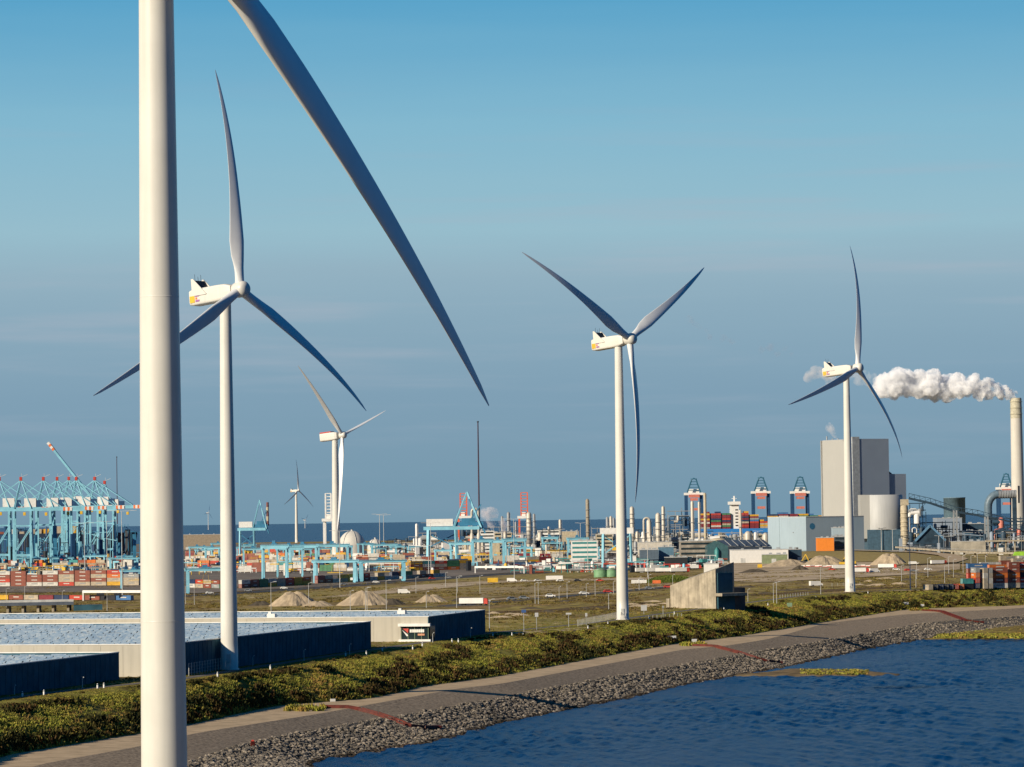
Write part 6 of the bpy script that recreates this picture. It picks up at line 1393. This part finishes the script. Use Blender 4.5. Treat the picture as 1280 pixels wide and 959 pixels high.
# ------------------------------------------------------------------ steam and smoke
def smoke_mat(name, dens, col=(1,1,1), an=-.3, lo=0.0):
    mt = bpy.data.materials.new(name); mt.use_nodes = True; nt = mt.node_tree; nt.nodes.clear(); v = N(nt, 'ShaderNodeVolumePrincipled'); v.inputs['Density'].default_value = dens; v.inputs['Color'].default_value = (*col,1); v.inputs['Anisotropy'].default_value = an
    tc = N(nt, 'ShaderNodeTexCoord'); nz = N(nt, 'ShaderNodeTexNoise'); nz.inputs['Scale'].default_value = .11; nz.inputs['Detail'].default_value = 4; nt.links.new(tc.outputs['Object'], nz.inputs['Vector'])
    mr = N(nt, 'ShaderNodeMapRange'); mr.inputs['From Min'].default_value = .40; mr.inputs['From Max'].default_value = .60; mr.inputs['To Min'].default_value = lo*dens; mr.inputs['To Max'].default_value = dens*1.6; nt.links.new(nz.outputs['Fac'], mr.inputs['Value']); nt.links.new(mr.outputs[0], v.inputs['Density'])
    o = N(nt, 'ShaderNodeOutputMaterial'); nt.links.new(v.outputs[0], o.inputs['Volume']); return mt
def cloud(name, label, blobs, mt, voxel, disp, tex, cat='steam'):
    m_ = MB()
    for p, r_ in blobs:
        V = []; n, k = 14, 9
        for i in range(1, k):
            for j in range(n): th, ph = PI*i/k, 2*PI*j/n; V.append((p[0]+r_*math.sin(th)*math.cos(ph), p[1]+r_*math.sin(th)*math.sin(ph), p[2]+r_*math.cos(th)))
        V += [(p[0],p[1],p[2]+r_),(p[0],p[1],p[2]-r_)]; t = len(V)-2
        m_.add(V, [(i*n+j, (i+1)*n+j, (i+1)*n+(j+1)%n, i*n+(j+1)%n) for i in range(k-2) for j in range(n)]+[(t, j, (j+1)%n) for j in range(n)]+[(t+1, (k-2)*n+(j+1)%n, (k-2)*n+j) for j in range(n)], 0, True)
    o = m_.build(name, mt); tag(o, label, cat, None)
    md = o.modifiers.new('remesh', 'REMESH'); md.mode = 'VOXEL'; md.voxel_size = voxel
    for sz, st in ((tex, disp), (tex*.4, disp*.5)):
        tx = bpy.data.textures.new(name+'_noise', 'CLOUDS'); tx.noise_scale = sz; tx.noise_depth = 3; d = o.modifiers.new('billow', 'DISPLACE'); d.texture = tx; d.strength = st; d.mid_level = .5; d.texture_coords = 'GLOBAL'
    return o
YC = 4000.
def wp(px, py, dy=0): q = W(px, py, YC+dy); return (q.x, q.y, q.z)
random.seed(4); B = []
for i in range(170):
    f = i/169; px = 1268-f*172; top = np.interp(px, [1096,1105,1125,1140,1160,1175,1195,1215,1228,1245,1262,1270], [472,463,458,468,461,467,464,471,467,478,484,492]); bot = np.interp(px, [1096,1120,1180,1230,1262,1270], [497,500,501,499,500,498])
    h_ = (bot-top)/2; py = random.uniform(top+h_*.35, bot-h_*.4); r_ = min(h_*.6, random.uniform(.2,.6)*h_+1.2)/1.07
    B.append((wp(px+random.uniform(-2,2), py, random.uniform(-h_,h_)*.8), max(1.6, r_)))
cloud('steam_plume', 'thick white steam plume streaming left from the tall chimney', B, smoke_mat('steam_dense', .26, (1,1,1), -.35, .05), .9, 5.5, 7)
B = [(wp(px, 470+random.uniform(-8,12), random.uniform(-8,8)), random.uniform(5,8.5)) for px in (1092,1086,1082,1074,1066,1060)]
B2 = [(wp(px, 466+random.uniform(-6,8), random.uniform(-8,8)), random.uniform(6,9)) for px in (1012,1018,1024,1030,1037)]
cloud('steam_puff', 'thin pale steam right behind the right turbine hub', B, smoke_mat('steam_thin', .022, (1,.96,.93)), 1.6, 5, 10); cloud('steam_puff', 'pale steam puff left behind the right turbine nacelle', B2, MATS.setdefault('steam_thin2', smoke_mat('steam_mid', .04, (1,.95,.92))), 1.6, 5, 10)
B = [(wp(1046-i*1.8+random.uniform(-1,1), 549-i*3+random.uniform(-1,1)), 1.6+i*.8) for i in range(6)]
cloud('steam_wisp', 'little steam wisp rising from the power station roof', B, smoke_mat('steam_wisp_m', .06, (1,.95,.92)), .8, 2.5, 4)
B = [(wp(632+random.uniform(-6,6)-i*4.2, 662-i*3.4+random.uniform(-3,3), 200), 3.5+i*.9) for i in range(7)]
cloud('steam_cloud', 'low grey white steam drifting between the pipe loop and dark columns', B, smoke_mat('steam_grey', .05, (1,.93,.92)), 1.2, 5, 7)
for i, (pp_, lb) in enumerate((([(862,401),(868,405),(874,410)],'faint grey smoke wisp right of the V bladed turbine, upper left one'),([(884,414),(888,420),(905,424),(915,427)],'faint grey smoke wisp right of the V bladed turbine, middle one'),([(952,438),(962,434),(972,441),(982,436),(990,443),(975,432)],'faint grey smoke patch left of the right turbine hub'))):
    B = [(wp(a+random.uniform(-1,1), b+random.uniform(-2,2)), random.uniform(3,5.5)) for a, b in pp_]
    cloud('smoke_wisp', lb, B, smoke_mat('smoke_grey', .020, (.45,.5,.62)), 1.2, 6, 7, 'smoke')
